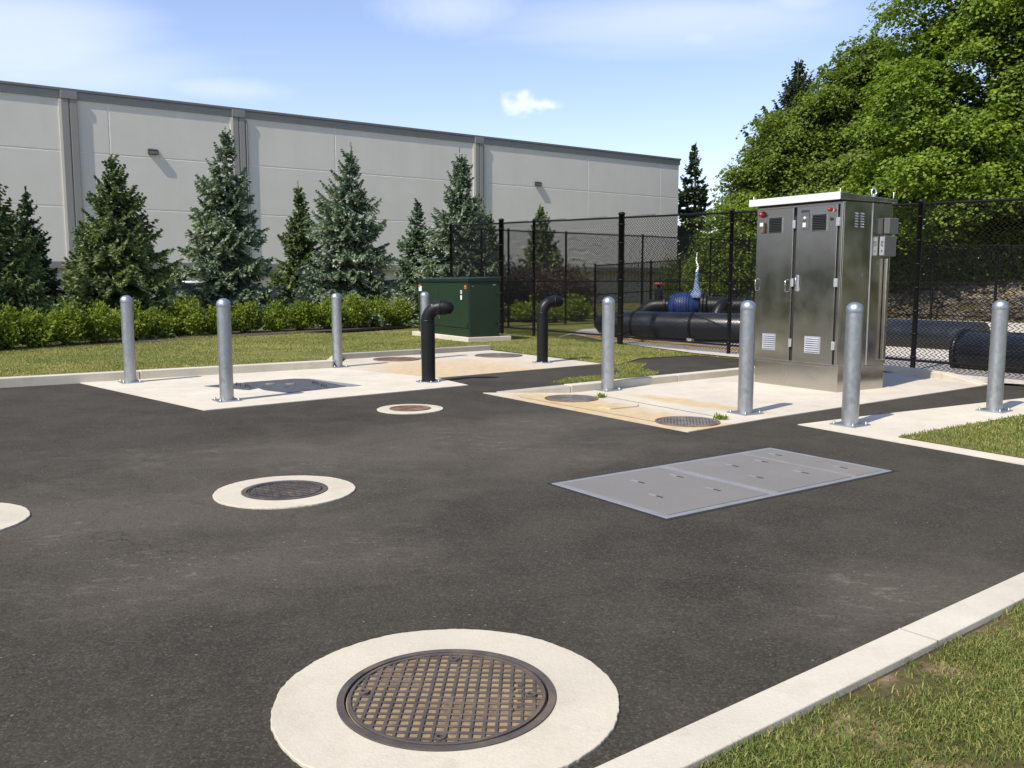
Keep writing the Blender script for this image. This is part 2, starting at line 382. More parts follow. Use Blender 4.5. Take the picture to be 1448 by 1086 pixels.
M = {}
M['asphalt'] = m_asphalt()
s3 = G(880, 585); s3b = G(790, 566)
M['pad'] = m_concrete("pad_concrete", (0.575, 0.525, 0.425))
M['kerb'] = m_concrete("kerb_concrete", (0.54, 0.495, 0.405))
M['kerb_old'] = m_concrete("weathered_kerb_concrete", (0.34, 0.315, 0.27))
M['ring'] = m_concrete("ring_concrete", (0.515, 0.47, 0.375), grain=1.0)
M['wall'] = m_wall("precast_wall", (0.61, 0.585, 0.53))
M['wall_low'] = m_wall("lower_wall", (0.56, 0.545, 0.51))
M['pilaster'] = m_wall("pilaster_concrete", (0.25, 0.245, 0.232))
M['joint'] = surf("joint_sealant", (0.66, 0.64, 0.60), 0.8)
M['coping'] = surf("coping_metal", (0.21, 0.205, 0.195), 0.5, 0.2, 0.06, 1.5)
M['coping_dark'] = surf("coping_cap_metal", (0.15, 0.15, 0.145), 0.5, 0.2, 0.06, 1.5)
M['lamp'] = surf("lamp_housing_bronze", (0.06, 0.055, 0.05), 0.5, 0.4)
M['lens'] = surf("lamp_lens", (0.13, 0.125, 0.11), 0.3)
M['galv'] = m_galv()
M['stain'] = m_stainless("stainless_steel")
M['stain_side'] = M['stain']
M['alu'] = surf("bright_aluminium", (0.78, 0.79, 0.80), 0.38, 0.9, 0.05, 3, rvar=0.06)
M['black_rub'] = surf("black_gap", (0.012, 0.012, 0.012), 0.7)
M['black_pipe'] = surf("black_pipe_coating", (0.007, 0.0072, 0.008), 0.42, 0.0, 0.25, 5, 0.05, 50, 0.28, 0.06, dirt=(0.03, 0.03, 0.03), dirt_amt=0.15)
M['hdpe'] = surf("black_pipe_plastic", (0.014, 0.015, 0.018), 0.33, 0.0, 0.25, 3, 0.04, 30, 0.55, 0.08, dirt=(0.06, 0.06, 0.065), dirt_amt=0.4)
M['vinyl'] = surf("black_vinyl", (0.006, 0.006, 0.0065), 0.5, 0.0, 0.2, 20, spec=0.22)
M['green'] = surf("transformer_green_paint", (0.014, 0.031, 0.0165), 0.42, 0.0, 0.08, 2.5, 0.02, 80, 0.5, 0.06)
M['green_lid'] = surf("transformer_lid_green", (0.009, 0.021, 0.013), 0.38, 0.0, 0.08, 2.5)
M['grey_paint'] = surf("vault_grey_paint", (0.165, 0.156, 0.142), 0.72, 0.0, 0.05, 1.2, 0.08, 90, 0.4, 0.08, dirt=(0.33, 0.33, 0.32), dirt_amt=0.3)
M['grey_rim'] = surf("vault_rim_metal", (0.25, 0.25, 0.25), 0.55, 0.3, 0.12, 6)
M['diamond'] = surf("hatch_plate_steel", (0.070, 0.073, 0.080), 0.6, 0.1, 0.5, 14, 0.9, 38)
M['iron'] = m_cast("cast_iron", (0.060, 0.050, 0.046), (0.100, 0.082, 0.072), (0.19, 0.135, 0.085), 0.5, 0.75)
M['iron_dirt'] = m_cast("cover_silt", (0.24, 0.17, 0.09), (0.34, 0.255, 0.14), (0.10, 0.065, 0.047), 0.49, 0.62)
M['iron_dark'] = m_cast("dark_cast_iron", (0.03, 0.031, 0.035), (0.065, 0.066, 0.07), (0.12, 0.10, 0.08), 0.6, 0.8)
M['iron_brown'] = m_cast("brown_cast_iron", (0.12, 0.075, 0.048), (0.20, 0.125, 0.08), (0.30, 0.22, 0.14), 0.5, 0.7)
M['iron_grey'] = m_cast("grey_cast_iron", (0.10, 0.095, 0.088), (0.19, 0.18, 0.165), (0.32, 0.26, 0.18), 0.55, 0.75)
M['red'] = surf("red_lamp_plastic", (0.30, 0.010, 0.014), 0.35, 0.0, 0.1, 9, spec=0.6)
M['white'] = surf("white_plastic", (0.75, 0.75, 0.73), 0.5)
M['orange'] = surf("orange_sticker", (0.75, 0.20, 0.03), 0.5)
M['yellow'] = surf("yellow_paint", (0.42, 0.24, 0.04), 0.5)
M['grey_box'] = surf("grey_enclosure_paint", (0.13, 0.135, 0.13), 0.35, 0.3, 0.06, 4)
M['blue'] = surf("blue_pump_paint", (0.010, 0.030, 0.13), 0.5, 0.0, 0.5, 9, dirt=(0.015, 0.015, 0.018), dirt_amt=.6)
M['blue_pale'] = surf("pale_blue_wrap", (0.13, 0.17, 0.30), 0.7, 0.0, 0.8, 12)
M['bark'] = surf("bark", (0.075, 0.058, 0.042), 0.9, 0.0, 0.3, 9, 0.8, 25)
M['mulch'] = surf("mulch", (0.055, 0.040, 0.028), 0.95, 0.0, 0.4, 20, 0.9, 40)  # dark brown that paints in the shade under the hedge
M['car'] = surf("white_car_paint", (0.75, 0.75, 0.76), 0.2, 0.0, 0.02, 2, spec=0.6)
M['glass'] = surf("dark_car_glass", (0.012, 0.015, 0.018), 0.06, 0.0, 0.1, 2, spec=0.8)
M['tyre'] = surf("tyre_rubber", (0.015, 0.015, 0.015), 0.85)
M['lawn'] = m_lawn("lawn_soil", (0.12, 0.145, 0.036), (0.20, 0.21, 0.06), (0.34, 0.29, 0.11), (0.26, 0.19, 0.10), 0.74)
M['lawn_near'] = m_lawn("verge_soil", (0.115, 0.105, 0.040), (0.165, 0.14, 0.055), (0.25, 0.19, 0.09), (0.36, 0.26, 0.155), 0.555)
M['gravel'] = m_gravel()
M['stone'] = surf("rubble_stone", (0.20, 0.17, 0.135), 0.9, 0.0, 0.5, 2.2, 0.5, 20)
M['blade'] = m_leaf("grass_blade", (0.085, 0.130, 0.022), (0.235, 0.275, 0.070), 0.3, 0.6)
M['blade_dry'] = m_leaf("dry_grass_blade", (0.22, 0.23, 0.055), (0.46, 0.41, 0.15), 0.25, 0.7)
M['maple'] = m_leaf("maple_leaf", (0.085, 0.155, 0.015), (0.28, 0.36, 0.040), 0.42)
M['maple2'] = m_leaf("small_maple_leaf", (0.078, 0.130, 0.018), (0.24, 0.305, 0.046), 0.42)
M['bush'] = m_leaf("hedge_leaf", (0.095, 0.155, 0.015), (0.31, 0.36, 0.046), 0.42)
M['copper'] = m_leaf("copper_leaf", (0.042, 0.026, 0.016), (0.095, 0.050, 0.030), 0.2)
M['spruce_g'] = m_leaf("green_spruce_needle", (0.066, 0.108, 0.040), (0.160, 0.212, 0.082), 0.26, 0.6, (0.40, 0.45, 0.21))
M['spruce_b'] = m_leaf("blue_spruce_needle", (0.088, 0.138, 0.094), (0.215, 0.275, 0.190), 0.26, 0.6, (0.56, 0.62, 0.46))
M['spruce_d'] = m_leaf("dark_spruce_needle", (0.036, 0.062, 0.028), (0.080, 0.112, 0.048), 0.1, 0.6, (0.055, 0.08, 0.03))

# ------------------------------------------------------------------ ground, asphalt, lawns, kerbs, pads
def sheet(name, poly, z, m, kind='structure'):
    o = MB().prism([(p[0], p[1]) for p in poly], z - 0.05, z).build(name, m); return tag(o, kind=kind)
def xy(px, py): p = G(px, py); return (p.x, p.y)
def off(p, a=0, b=0): q = Vector((p[0], p[1], 0)) + E1 * a + E2 * b; return (q.x, q.y)

g = MB(); n = 48
g.add([(0, 0, -0.08)] + [(1800 * cos(2 * pi * i / n), 1800 * sin(2 * pi * i / n), -0.08) for i in range(n)], [(0, i + 1, (i + 1) % n + 1) for i in range(n)])
tag(g.build('ground', M['lawn']), kind='structure')
asp = MB(); asp.add([(-60, -40, 0), (45, -40, 0), (45, 32, 0), (-60, 32, 0)], [(0, 1, 2, 3)])
tag(asp.build('asphalt', M['asphalt']), kind='structure')

K1a, K1b = G(113, 542), G(471, 521)
kd = (K1b - K1a).normalized(); kn = Vector((-kd.y, kd.x, 0))
K1far = K1a - kd * 30
K2a, K2b = G(489.7, 508.3), G(694.6, 495.6)
k2d = (K2b - K2a).normalized(); k2n = Vector((-k2d.y, k2d.x, 0))
B_END = K2b.dot(E2)
def zlawn(x, y):
    b = Vector((x, y, 0)).dot(E2)
    t = min(max((b - B_END + 1.7) / 1.6, 0), 1); t = t * t * (3 - 2 * t)
    return 0.105 * (1 - t) + 0.014 * t + 0.012 * sin(x * 1.3) * cos(y * 1.1) * (0.4 if t > 0.5 else 1)
from mathutils.geometry import delaunay_2d_cdt
def inpoly(x, y, poly):
    c = False; j = len(poly) - 1
    for i in range(len(poly)):
        xi, yi = poly[i]; xj, yj = poly[j]
        if (yi > y) != (yj > y) and x < (xj - xi) * (y - yi) / (yj - yi) + xi: c = not c
        j = i
    return c
LAWN = [tuple((K1far + kn * 0.15)[:2]), tuple((K1b + kn * 0.15)[:2]), tuple((K2a - k2d * 0.12 + k2n * 0.15)[:2]), tuple((K2b + k2n * 0.15)[:2]),
        off(xy(700, 496.2), 0, 0.05), xy(852, 514.8), xy(872, 517.5), xy(888, 512.5), xy(905, 507.5), xy(985, 503)]
LAWN += [xy(1045, 508.5), xy(1300, 532), xy(1448, 547), off(xy(1448, 547), 25, 0), off(xy(1448, 547), 25, 60), (-60, 75)]
def lawn_mesh(name, poly, zf, m, step, lim):
    pts = [Vector(p) for p in poly]; rnd = random.Random(3)
    xs = [p[0] for p in poly]; ys = [p[1] for p in poly]
    x = max(min(xs), lim[0])
    while x < min(max(xs), lim[1]):
        y = max(min(ys), lim[2])
        while y < min(max(ys), lim[3]):
            q = (x + rnd.uniform(-.3, .3) * step, y + rnd.uniform(-.3, .3) * step)
            if inpoly(q[0], q[1], poly): pts.append(Vector(q))
            y += step
        x += step
    ne = len(poly)
    r = delaunay_2d_cdt(pts, [(i, (i + 1) % ne) for i in range(ne)], [], 1, 1e-5)
    mb = MB(); mb.add([(p.x, p.y, zf(p.x, p.y)) for p in r[0]], [tuple(f) for f in r[2]], True)
    return tag(mb.build(name, m), kind='structure')
lawn_o = lawn_mesh('lawn', LAWN, zlawn, M['lawn'], 1.0, (-32, 26, 8, 48))
PATCH = [xy(772, 541), xy(800, 536), xy(826, 532), xy(842, 524), xy(860, 517.5), xy(888, 513), xy(915, 515), xy(905, 521), xy(935, 526), xy(925, 532), xy(870, 538), xy(830, 541), xy(800, 544)]

# gravel yard inside the fence
gr = [xy(786, 479.5), xy(810, 474.3), xy(860, 484.6), xy(984, 501.7), xy(1045, 507.8), xy(1250, 527.5), xy(1300, 532), xy(1392, 543.5), xy(1448, 546.8)]
gr += [off(gr[-1], 9, 0), off(gr[-1], 9, 20), off(xy(823, 467), 0, 14), xy(823, 467)]
mb = MB(); mb.add([(p[0], p[1], 0.034) for p in gr], [tuple(range(len(gr)))])
tag(mb.build('gravel_yard', M['gravel']), kind='structure')

# raised kerbs along the lawn
def kerb_run(name, a, b, nrm, w, h, m, seg=3.0, gap=0.008, h_end=None):
    L = (b - a).length; d = (b - a) / L; nseg = max(1, round(L / seg)); mb = MB()
    for i in range(nseg):
        p0 = a + d * (L * i / nseg + gap / 2); p1 = a + d * (L * (i + 1) / nseg - gap / 2)
        h0 = h if h_end is None else h + (h_end - h) * i / nseg; h1 = h if h_end is None else h + (h_end - h) * (i + 1) / nseg
        q = [p0, p1, p1 + nrm * w, p0 + nrm * w]
        mb.prism([(v[0], v[1]) for v in q], -0.04, [h0, h1, h1, h0])
    o = mb.build(name, m, bevel=0.012, segs=3); return tag(o, kind='structure')
kerb_run('kerb', K1far, K1b, kn, 0.17, 0.135, M['kerb'])
kerb_run('kerb', K2a - k2d * 0.10, K2b, k2n, 0.16, 0.11, M['kerb_old'], seg=2.2)
kerb_run('kerb', K1b + kd * 0.004, K2a - k2d * 0.104, Vector((-(K2a - K1b).normalized().y, (K2a - K1b).normalized().x, 0)), 0.14, 0.12, M['kerb'], seg=9)

# concrete pads
pad1 = [xy(113, 542), xy(471, 521), xy(617, 535), xy(662, 545.2), xy(290, 581)]
pad2 = [xy(471, 521), xy(489.7, 508.3), xy(694.6, 495.6), xy(702, 496.5), xy(852, 514.6), xy(617, 535)]
s2 = G(650, 522); s2b = G(585, 528); s1 = G(400, 545)
M['pad1'] = m_concrete("pad_concrete_pale", (0.575, 0.525, 0.425), [(s1.x, s1.y, 1.6, 0.5, ROT)], (0.47, 0.42, 0.34), 0.45)
M['pad2'] = m_concrete("pad_concrete_sandy", (0.53, 0.475, 0.385), [(s2.x, s2.y, 2.0, 1.6, ROT), (s2b.x, s2b.y, 1.0, 0.5, ROT)], (0.42, 0.32, 0.185), 0.8)
M['pad3'] = m_concrete("pad_concrete_silted", (0.54, 0.49, 0.405), [(s3.x, s3.y, 2.3, 0.50, ROT), (s3b.x, s3b.y, 1.0, 0.5, ROT), (G(985, 572).x, G(985, 572).y, 1.3, 0.25, ROT), (G(990, 601).x, G(990, 601).y, 0.6, 0.3, ROT)], (0.40, 0.30, 0.16), 0.8)
sheet('concrete_pad', pad1, 0.010, M['pad1']); sheet('concrete_pad', pad2, 0.007, M['pad2'])
C3 = G(1180, 517.5)
pad3 = [xy(683, 556.2), xy(972.8, 611.7), xy(1085, 592.5), xy(1392, 545.5), off((C3.x, C3.y), 0, 0), xy(807, 556)]
sheet('concrete_pad', pad3, 0.009, M['pad3'])
# drainage strip joints and a slightly lifted slab on the silted pad
mb = MB()
for p, q in (((846, 560), (1010, 590)), ((735, 562.5), (955, 603))):
    a, b = G(*p), G(*q); d = (b - a).normalized(); nn = Vector((-d.y, d.x, 0)) * 0.008
    mb.prism([((a + nn)[0], (a + nn)[1]), ((b + nn)[0], (b + nn)[1]), ((b - nn)[0], (b - nn)[1]), ((a - nn)[0], (a - nn)[1])], 0.0, 0.0125)
tag(mb.build('pad_joint', surf("joint_shadow_grit", (0.22, 0.16, 0.09), 0.95, 0, 0.3, 20)), kind='structure')  # brown grit strips along the pad joints
mb = MB(); mb.prism([xy(845, 578), xy(868, 572.5), xy(903, 573.5), xy(902, 576.5), xy(862, 580.5)], 0.0, 0.026)
tag(mb.build('lifted_slab', M['pad3'], bevel=0.006), kind='structure')
kb = G(807, 556.5); ke = Vector((C3.x, C3.y, 0)); dd = (ke - kb).normalized(); dn = Vector((-dd.y, dd.x, 0))
tip = G(683, 556.2)
mb = MB(); q = [tip + (kb - tip).normalized() * 0.25, kb, kb + dn * 0.16, tip + (kb - tip).normalized() * 0.25 + dn * 0.13]
mb.prism([(v[0], v[1]) for v in q], -0.03, [0.014, 0.105, 0.105, 0.014]); tag(mb.build('kerb_ramp', M['kerb_old'], bevel=0.01), kind='structure')
kerb_run('kerb', kb + dd * 0.006, ke + dd * 0.16, dn, 0.16, 0.11, M['kerb'], seg=2.4)
c2 = ke; c2e = G(1330, 537.5); e2d = (c2e - c2).normalized(); e2n = Vector((-e2d.y, e2d.x, 0))
kerb_run('kerb', c2 + e2d * 0.005, c2e, e2n, 0.20, 0.11, M['pad'], seg=9)
c3e = G(1386, 545.0)
mb = MB(); q = [c2e + e2d * .004, c3e, c3e + e2n * 0.2, c2e + e2d * .004 + e2n * 0.2]
mb.prism([(v[0], v[1]) for v in q], -0.03, [0.11, 0.02, 0.02, 0.11]); tag(mb.build('kerb_ramp', M['pad'], bevel=0.01), kind='structure')
ur, fr = G(1374, 572), G(1448, 658)
tip4 = G(1128, 601); u1 = G(1216, 590); du = (ur - u1).normalized(); f1 = G(1448, 658); df = (f1 - tip4).normalized()
pad4 = [tip4[:2], (tip4 + df * 14)[:2], (ur + du * 9)[:2], u1[:2]]
sheet('concrete_pad', pad4, 0.008, M['pad'])
gc = G(1269, 619.5); gd1 = (G(1448, 588) - gc).normalized(); gd2 = (G(1448, 650) - gc).normalized()
ISLE = [tuple(gc[:2]), tuple((gc + gd2 * 13)[:2]), tuple((gc + gd2 * 13 + gd1 * 8)[:2]), tuple((gc + gd1 * 8)[:2])]
lawn_mesh('lawn_patch', ISLE, lambda x, y: 0.013, M['lawn'], 0.5, (0, 16, 0, 20))
# foreground kerb and verge
O1, O2, I1, I2 = G(837, 1086, 0.03), G(1448, 808, 0.03), G(963, 1086, 0.03), G(1448, 845, 0.03)
od = (O2 - O1).normalized(); idr = (I2 - I1).normalized(); od.z = 0; idr.z = 0
mb = MB(); LK = 26.0; ns = 9
for i in range(ns):
    t0, t1 = -4 + LK * i / ns + 0.002, -4 + LK * (i + 1) / ns - 0.002; sh = (O1 - I1).dot(od)
    q = [O1 + od * t0, O1 + od * t1, I1 + idr * (t1 + sh), I1 + idr * (t0 + sh)]
    mb.prism([(v[0], v[1]) for v in q], -0.12, 0.030)
tag(mb.build('kerb', M['kerb'], bevel=0.006, segs=3), kind='structure')
mb = MB()
for i in range(1, ns):
    t = -4 + LK * i / ns; sh = (O1 - I1).dot(od)
    q = [O1 + od * (t - .005), O1 + od * (t + .005), I1 + idr * (t + .005 + sh), I1 + idr * (t - .005 + sh)]; mb.prism([(v[0], v[1]) for v in q], -.1, .0285 + .0022)
tag(mb.build('kerb_joint', surf("kerb_joint_filler", (0.34, 0.31, 0.255), 0.95)), kind='structure')
vn = Vector((idr.y, -idr.x, 0))
VERGE = [tuple((I1 - idr * 4 + vn * .004)[:2]), tuple((I1 + idr * 22 + vn * .004)[:2]), tuple((I1 + idr * 22 + vn * 9)[:2]), tuple((I1 - idr * 4 + vn * 9)[:2])]
def zverge(x, y):
    d = (Vector((x, y, 0)) - Vector((I1.x, I1.y, 0))).dot(vn)
    return 0.006 + 0.018 * min(1, d / 0.35) + 0.012 * sin(x * 3.1 + 1) * cos(y * 2.7) + 0.008 * sin(x * 7.3) * sin(y * 6.1)
verge_o = lawn_mesh('verge', VERGE, zverge, M['lawn_near'], 0.22, (-2, 9, -2, 9))

# ------------------------------------------------------------------ grass blades (uncountable)
rng = np.random.default_rng(11)
def grass(name, poly, zf, dens_fn, nmax, hgt, wid, m, lim, lean=0.45):
    x = rng.uniform(lim[0], lim[1], nmax); y = rng.uniform(lim[2], lim[3], nmax)
    keep = np.ones(nmax, bool); pl = np.array(poly); j = len(pl) - 1; c = np.zeros(nmax, bool)
    for i in range(len(pl)):
        xi, yi = pl[i]; xj, yj = pl[j]
        t = ((yi > y) != (yj > y)) & (x < (xj - xi) * (y - yi) / (yj - yi + 1e-12) + xi); c ^= t; j = i
    keep = c & (rng.random(nmax) < dens_fn(x, y)); x, y = x[keep], y[keep]; N = len(x)
    z = np.array([zf(a, b) for a, b in zip(x, y)])
    a = rng.uniform(0, 2 * pi, N); h = hgt * rng.uniform(0.45, 1.25, N); w = wid * rng.uniform(0.6, 1.3, N)
    ln = lean * rng.random(N) ** 0.7 * h * 1.6; b = rng.uniform(0, 2 * pi, N)
    dx, dy = np.cos(a) * w / 2, np.sin(a) * w / 2; lx, ly = np.cos(b) * ln, np.sin(b) * ln
    V = np.zeros((N, 5, 3))
    V[:, 0] = np.stack([x - dx, y - dy, z - 0.006], 1); V[:, 1] = np.stack([x + dx, y + dy, z - 0.006], 1)
    V[:, 2] = np.stack([x + dx * .8 + lx * .35, y + dy * .8 + ly * .35, z + h * .6], 1); V[:, 3] = np.stack([x - dx * .8 + lx * .35, y - dy * .8 + ly * .35, z + h * .6], 1)
    V[:, 4] = np.stack([x + lx, y + ly, z + h * (1 - 0.35 * ln / (h * 1.6 + 1e-6))], 1)
    base = np.arange(N)[:, None] * 5
    T = np.concatenate([base + np.array([0, 1, 2]), base + np.array([0, 2, 3]), base + np.array([3, 2, 4])])
    return tag(np_obj(name, V.reshape(-1, 3), T, m), kind='stuff')
def pnoise(x, y, s, seed):
    r = np.random.default_rng(seed); o = np.zeros_like(x)
    for _ in range(7):
        k = r.uniform(0.5, 1.6) * s; a = r.uniform(0, 6.28); o += np.sin(k * (x * np.cos(a) + y * np.sin(a)) + r.uniform(0, 6.28))
    return o / 7
def d_verge(x, y):
    d = (x - I1.x) * vn.x + (y - I1.y) * vn.y
    p = np.clip(0.66 + 1.5 * pnoise(x, y, 5.0, 5) - 0.9 * np.exp(-d / 0.10) * (pnoise(x, y, 3.5, 9) > -0.02), 0.02, 1)
    return p * np.clip(1.25 - (np.hypot(x, y) - 3) / 9, 0.25, 1)
VLIM = (0.3, 5.2, 1.6, 6.5)
grass('grass', VERGE, zverge, d_verge, 480000, 0.027, 0.0036, M['blade'], VLIM, 0.9)
grass('grass', VERGE, zverge, lambda x, y: d_verge(x, y) * np.clip(0.5 + 1.5 * pnoise(x, y, 2.2, 21), 0, 1), 360000, 0.025, 0.0033, M['blade_dry'], VLIM, 1.1)
def d_lawn(x, y): return np.clip(1.1 - (y - 11) / 26, 0.35, 1) * np.clip(0.7 + 0.9 * pnoise(x, y, 1.5, 31), 0.15, 1)
grass('grass', LAWN, zlawn, d_lawn, 330000, 0.026, 0.010, M['blade_dry'], (-14, 4, 12, 29), 0.8)
grass('grass', LAWN, zlawn, d_lawn, 170000, 0.028, 0.010, M['blade'], (-14, 6, 12, 29), 0.8)
def d_patch(x, y):
    e = np.full_like(x, 9.0)
    for i in range(len(PATCH)):
        (ax, ay), (bx, by) = PATCH[i], PATCH[(i + 1) % len(PATCH)]; t = np.clip(((x - ax) * (bx - ax) + (y - ay) * (by - ay)) / ((bx - ax) ** 2 + (by - ay) ** 2), 0, 1)
        e = np.minimum(e, np.hypot(x - ax - t * (bx - ax), y - ay - t * (by - ay)))
    return np.clip(e * 3.2 - .10 + 1.5 * pnoise(x, y, 5, 7), 0, 1)
grass('grass', PATCH, lambda x, y: 0.002, d_patch, 60000, 0.034, 0.010, M['blade'], (0, 4.5, 12, 17))
grass('grass', PATCH, lambda x, y: 0.002, d_patch, 90000, 0.030, 0.010, M['blade_dry'], (0, 4.5, 12, 17))
grass('grass', ISLE, lambda x, y: 0.013, lambda x, y: 0 * x + .8, 80000, 0.030, 0.008, M['blade'], (3, 9, 5, 13))
grass('grass', ISLE, lambda x, y: 0.013, lambda x, y: np.clip(0.5 + 1.2 * pnoise(x, y, 2, 8), 0, 1), 80000, 0.028, 0.008, M['blade_dry'], (3, 9, 5, 13))
def weed(px, py, h, label):
    p = G(px, py); N = 70; r = np.random.default_rng(int(px)); V = []; T = []
    for i in range(N):
        a, el, l = r.uniform(0, 6.28), r.uniform(0.25, 1.4), h * r.uniform(0.5, 1.1)
        q = r.normal(0, 0.03, 2); d = np.array([cos(a) * cos(el), sin(a) * cos(el), sin(el)]); s = np.array([-sin(a), cos(a), 0]) * 0.009
        b = np.array([p.x + q[0], p.y + q[1], 0.008]); k = len(V)
        V += [b - s * .5, b + s * .5, b + d * l * .6 + s, b + d * l * .6 - s, b + d * l]; T += [(k, k + 1, k + 2), (k, k + 2, k + 3), (k + 3, k + 2, k + 4)]
    tag(np_obj('weed', np.array(V), np.array(T), M['bush']), label, 'weed')
weed(850, 563, 0.07, 'small green weed growing beside the round cover at the kerb end of the silted pad')
weed(1019, 594, 0.075, 'green weed tuft beside the front corner cover on the sandy pad')
weed(843, 547.5, 0.09, 'little weed sprouting at the foot of the kerb behind the galvanized post')

# ------------------------------------------------------------------ manholes and covers
def cover_parts(root, r, mframe, mbar, mfloor, nb, z=0.0, bw=0.30, fr=0.07, lug=False):
    f = MB(); f.ring(r * (1 - fr), r, -0.03, z + 0.010, 96); f.ring(r * 0.93 - r * (fr - .07) , r * 0.958- r * (fr - .07), -0.03, z + 0.004, 96)
    f.build('frame', mframe, root, bevel=0.002)
    c = MB(); ri = r * (1 - fr) - 0.006
    c.lathe([(ri, -0.02), (ri, z + 0.001), (0.0001, z + 0.001)], 72, smooth=False)
    c.build('cover_plate', mfloor, root)
    b = MB(); rb = ri - 0.004; sp = 2 * rb / nb; w = sp * bw / 2
    b.ring(rb - r * 0.035, rb, z, z + 0.010, 96)
    for i in range(1, nb):
        x = -rb + sp * i; w = sp * bw / 2 * (0.85 + .3 * ((i * 7) % 5) / 5); hl = sqrt(max(rb * rb - x * x, 0)) - 0.012
        if hl > sp * .3:
            b.box(x - w, x + w, -hl, hl, z + 0.0012, z + 0.0075)
            b.box(-hl, hl, x - w * .85, x + w * .85, z + 0.0006, z + 0.0066)
    if lug:
        for k in range(9): b.box(ri * .62 + 0.03 * (k % 2), ri * .62 + 0.03 * (k % 2) + 0.018, -0.12 + k * 0.027, -0.105 + k * 0.027, z + 0.001, z + 0.0115)
        for (lx, ly) in ((0, 0.83), (0.02, -0.86), (0.84, 0.0), (-0.84, 0.02)):
            b.ring(0.010, 0.020, z + 0.001, z + 0.0135, 16, c=(lx * ri, ly * ri))
    b.build('raised_grid', mbar, root, bevel=0.0015, segs=1)
def manhole(label, cx, cy, x0, x1, c0, c1, mats, nb, rot=0.0, lug=False, ringm='ring', name='manhole', group=None, fr=.07):
    p = G(cx, cy); R = (G(x1, cy) - G(x0, cy)).length / 2; r = (G(c1, cy) - G(c0, cy)).length / 2
    t = thing(name, label, 'manhole', (p.x, p.y, 0), rot, group)
    MB().ring(r - 0.004, R, -0.04, 0.012, 320, 0.0045, int(cx)).build('concrete_collar', M[ringm], t, bevel=0.004)
    cover_parts(t, r, M[mats[0]], M[mats[1]], M[mats[2]], nb, 0.008, lug=lug, fr=fr)
    return t
manhole('large manhole with rusty grid cover and broad pale concrete collar in the foreground', 632.5, 987, 391, 874, 481, 789, ('iron', 'iron', 'iron_dirt'), 17, radians(-1.5), True)
manhole('dark grid manhole cover with pale collar in the middle left asphalt', 403, 695.5, 306, 501, 346, 465, ('iron', 'iron_dark', 'iron_brown'), 10, radians(20), fr=.12)
manhole('small brown manhole cover with thin collar before the nearer black vent pipe', 580, 579, 534, 627, 555, 614, ('iron_brown', 'iron_brown', 'iron_brown'), 12, radians(35))
manhole('manhole collar cut off by the left edge of the photograph', -88, 741, -204, 27, -152, -24, ('iron', 'iron_dark', 'iron_brown'), 10, 0.2)
def pad_cover(label, cx, cy, x0, x1, mats, rot=ROT, z=0.010):
    p = G(cx, cy); r = (G(x1, cy) - G(x0, cy)).length / 2
    t = thing('manhole_cover', label, 'cover', (p.x, p.y, 0), rot)
    cover_parts(t, r, M[mats[0]], M[mats[1]], M[mats[2]], 13, z)
    return t
pad_cover('brown round cover set in the pale pad beside the raised lawn kerb', 561, 508.8, 528, 594, ('iron_brown', 'iron_brown', 'iron_brown'))
pad_cover('grey brown round cover at the far back corner of the sandy pad by the lawn', 705, 503.4, 671, 739, ('iron_brown', 'iron_grey', 'iron_brown'))
pad_cover('grey round cover close to the weathered kerb end of the silted pad', 808, 564.8, 770, 846, ('iron_brown', 'iron_grey', 'iron_brown'))
pad_cover('dark grey round cover at the front corner of the silted pad near asphalt', 972, 597.8, 929, 1020, ('iron_brown', 'iron_grey', 'iron_dark'))

# ------------------------------------------------------------------ hatches
def loc2(p, o): d = Vector((p[0], p[1], 0)) - Vector((o[0], o[1], 0)); return d.dot(E1), d.dot(E2)
o = G(785, 684.5); t = thing('vault_hatch', 'flat grey steel vault hatch with three hinged panels set in the asphalt', 'hatch', (o.x, o.y, 0), ROT)
LX = (loc2(G(950, 730), o)[0] + loc2(G(1247, 662), G(1075, 632))[0]) / 2
LY = (loc2(G(1075, 632), o)[1] + loc2(G(1247, 662), G(950, 730))[1]) / 2
sk = loc2(G(950, 730), o)[1]
ys1 = (loc2(G(930, 658), o)[1] + loc2(G(1085, 697), o)[1]) / 2; ys2 = (loc2(G(1042, 640), o)[1] + loc2(G(1207, 675), o)[1]) / 2
mb = MB()
for (a, b, c, d) in ((-0.02, LX + .02, -0.02, 0.035), (-0.02, LX + .02, LY - .035, LY + .02), (-.02, 0.03, .035, LY - .035), (LX - .03, LX + .02, .035, LY - .035),
                     (0.03, LX - .03, ys1 - .045, ys1 - .004), (0.03, LX - .03, ys1 + .004, ys1 + .045), (.03, LX - .03, ys2 - .02, ys2 + .02)):
    mb.box(a, b, c, d, -0.03, 0.0055)
mb.build('rim', M['grey_rim'], t, bevel=0.003)
mb = MB()
for (a, b, c, d) in ((-0.05, LX + .05, -.048, -.022), (-0.05, LX + .05, LY + .022, LY + .05), (-.05, -.022, -.022, LY + .022), (LX + .022, LX + .05, -.022, LY + .022)): mb.box(a, b, c, d, -.03, 0.002)
mb.build('edge_gap', M['black_rub'], t)
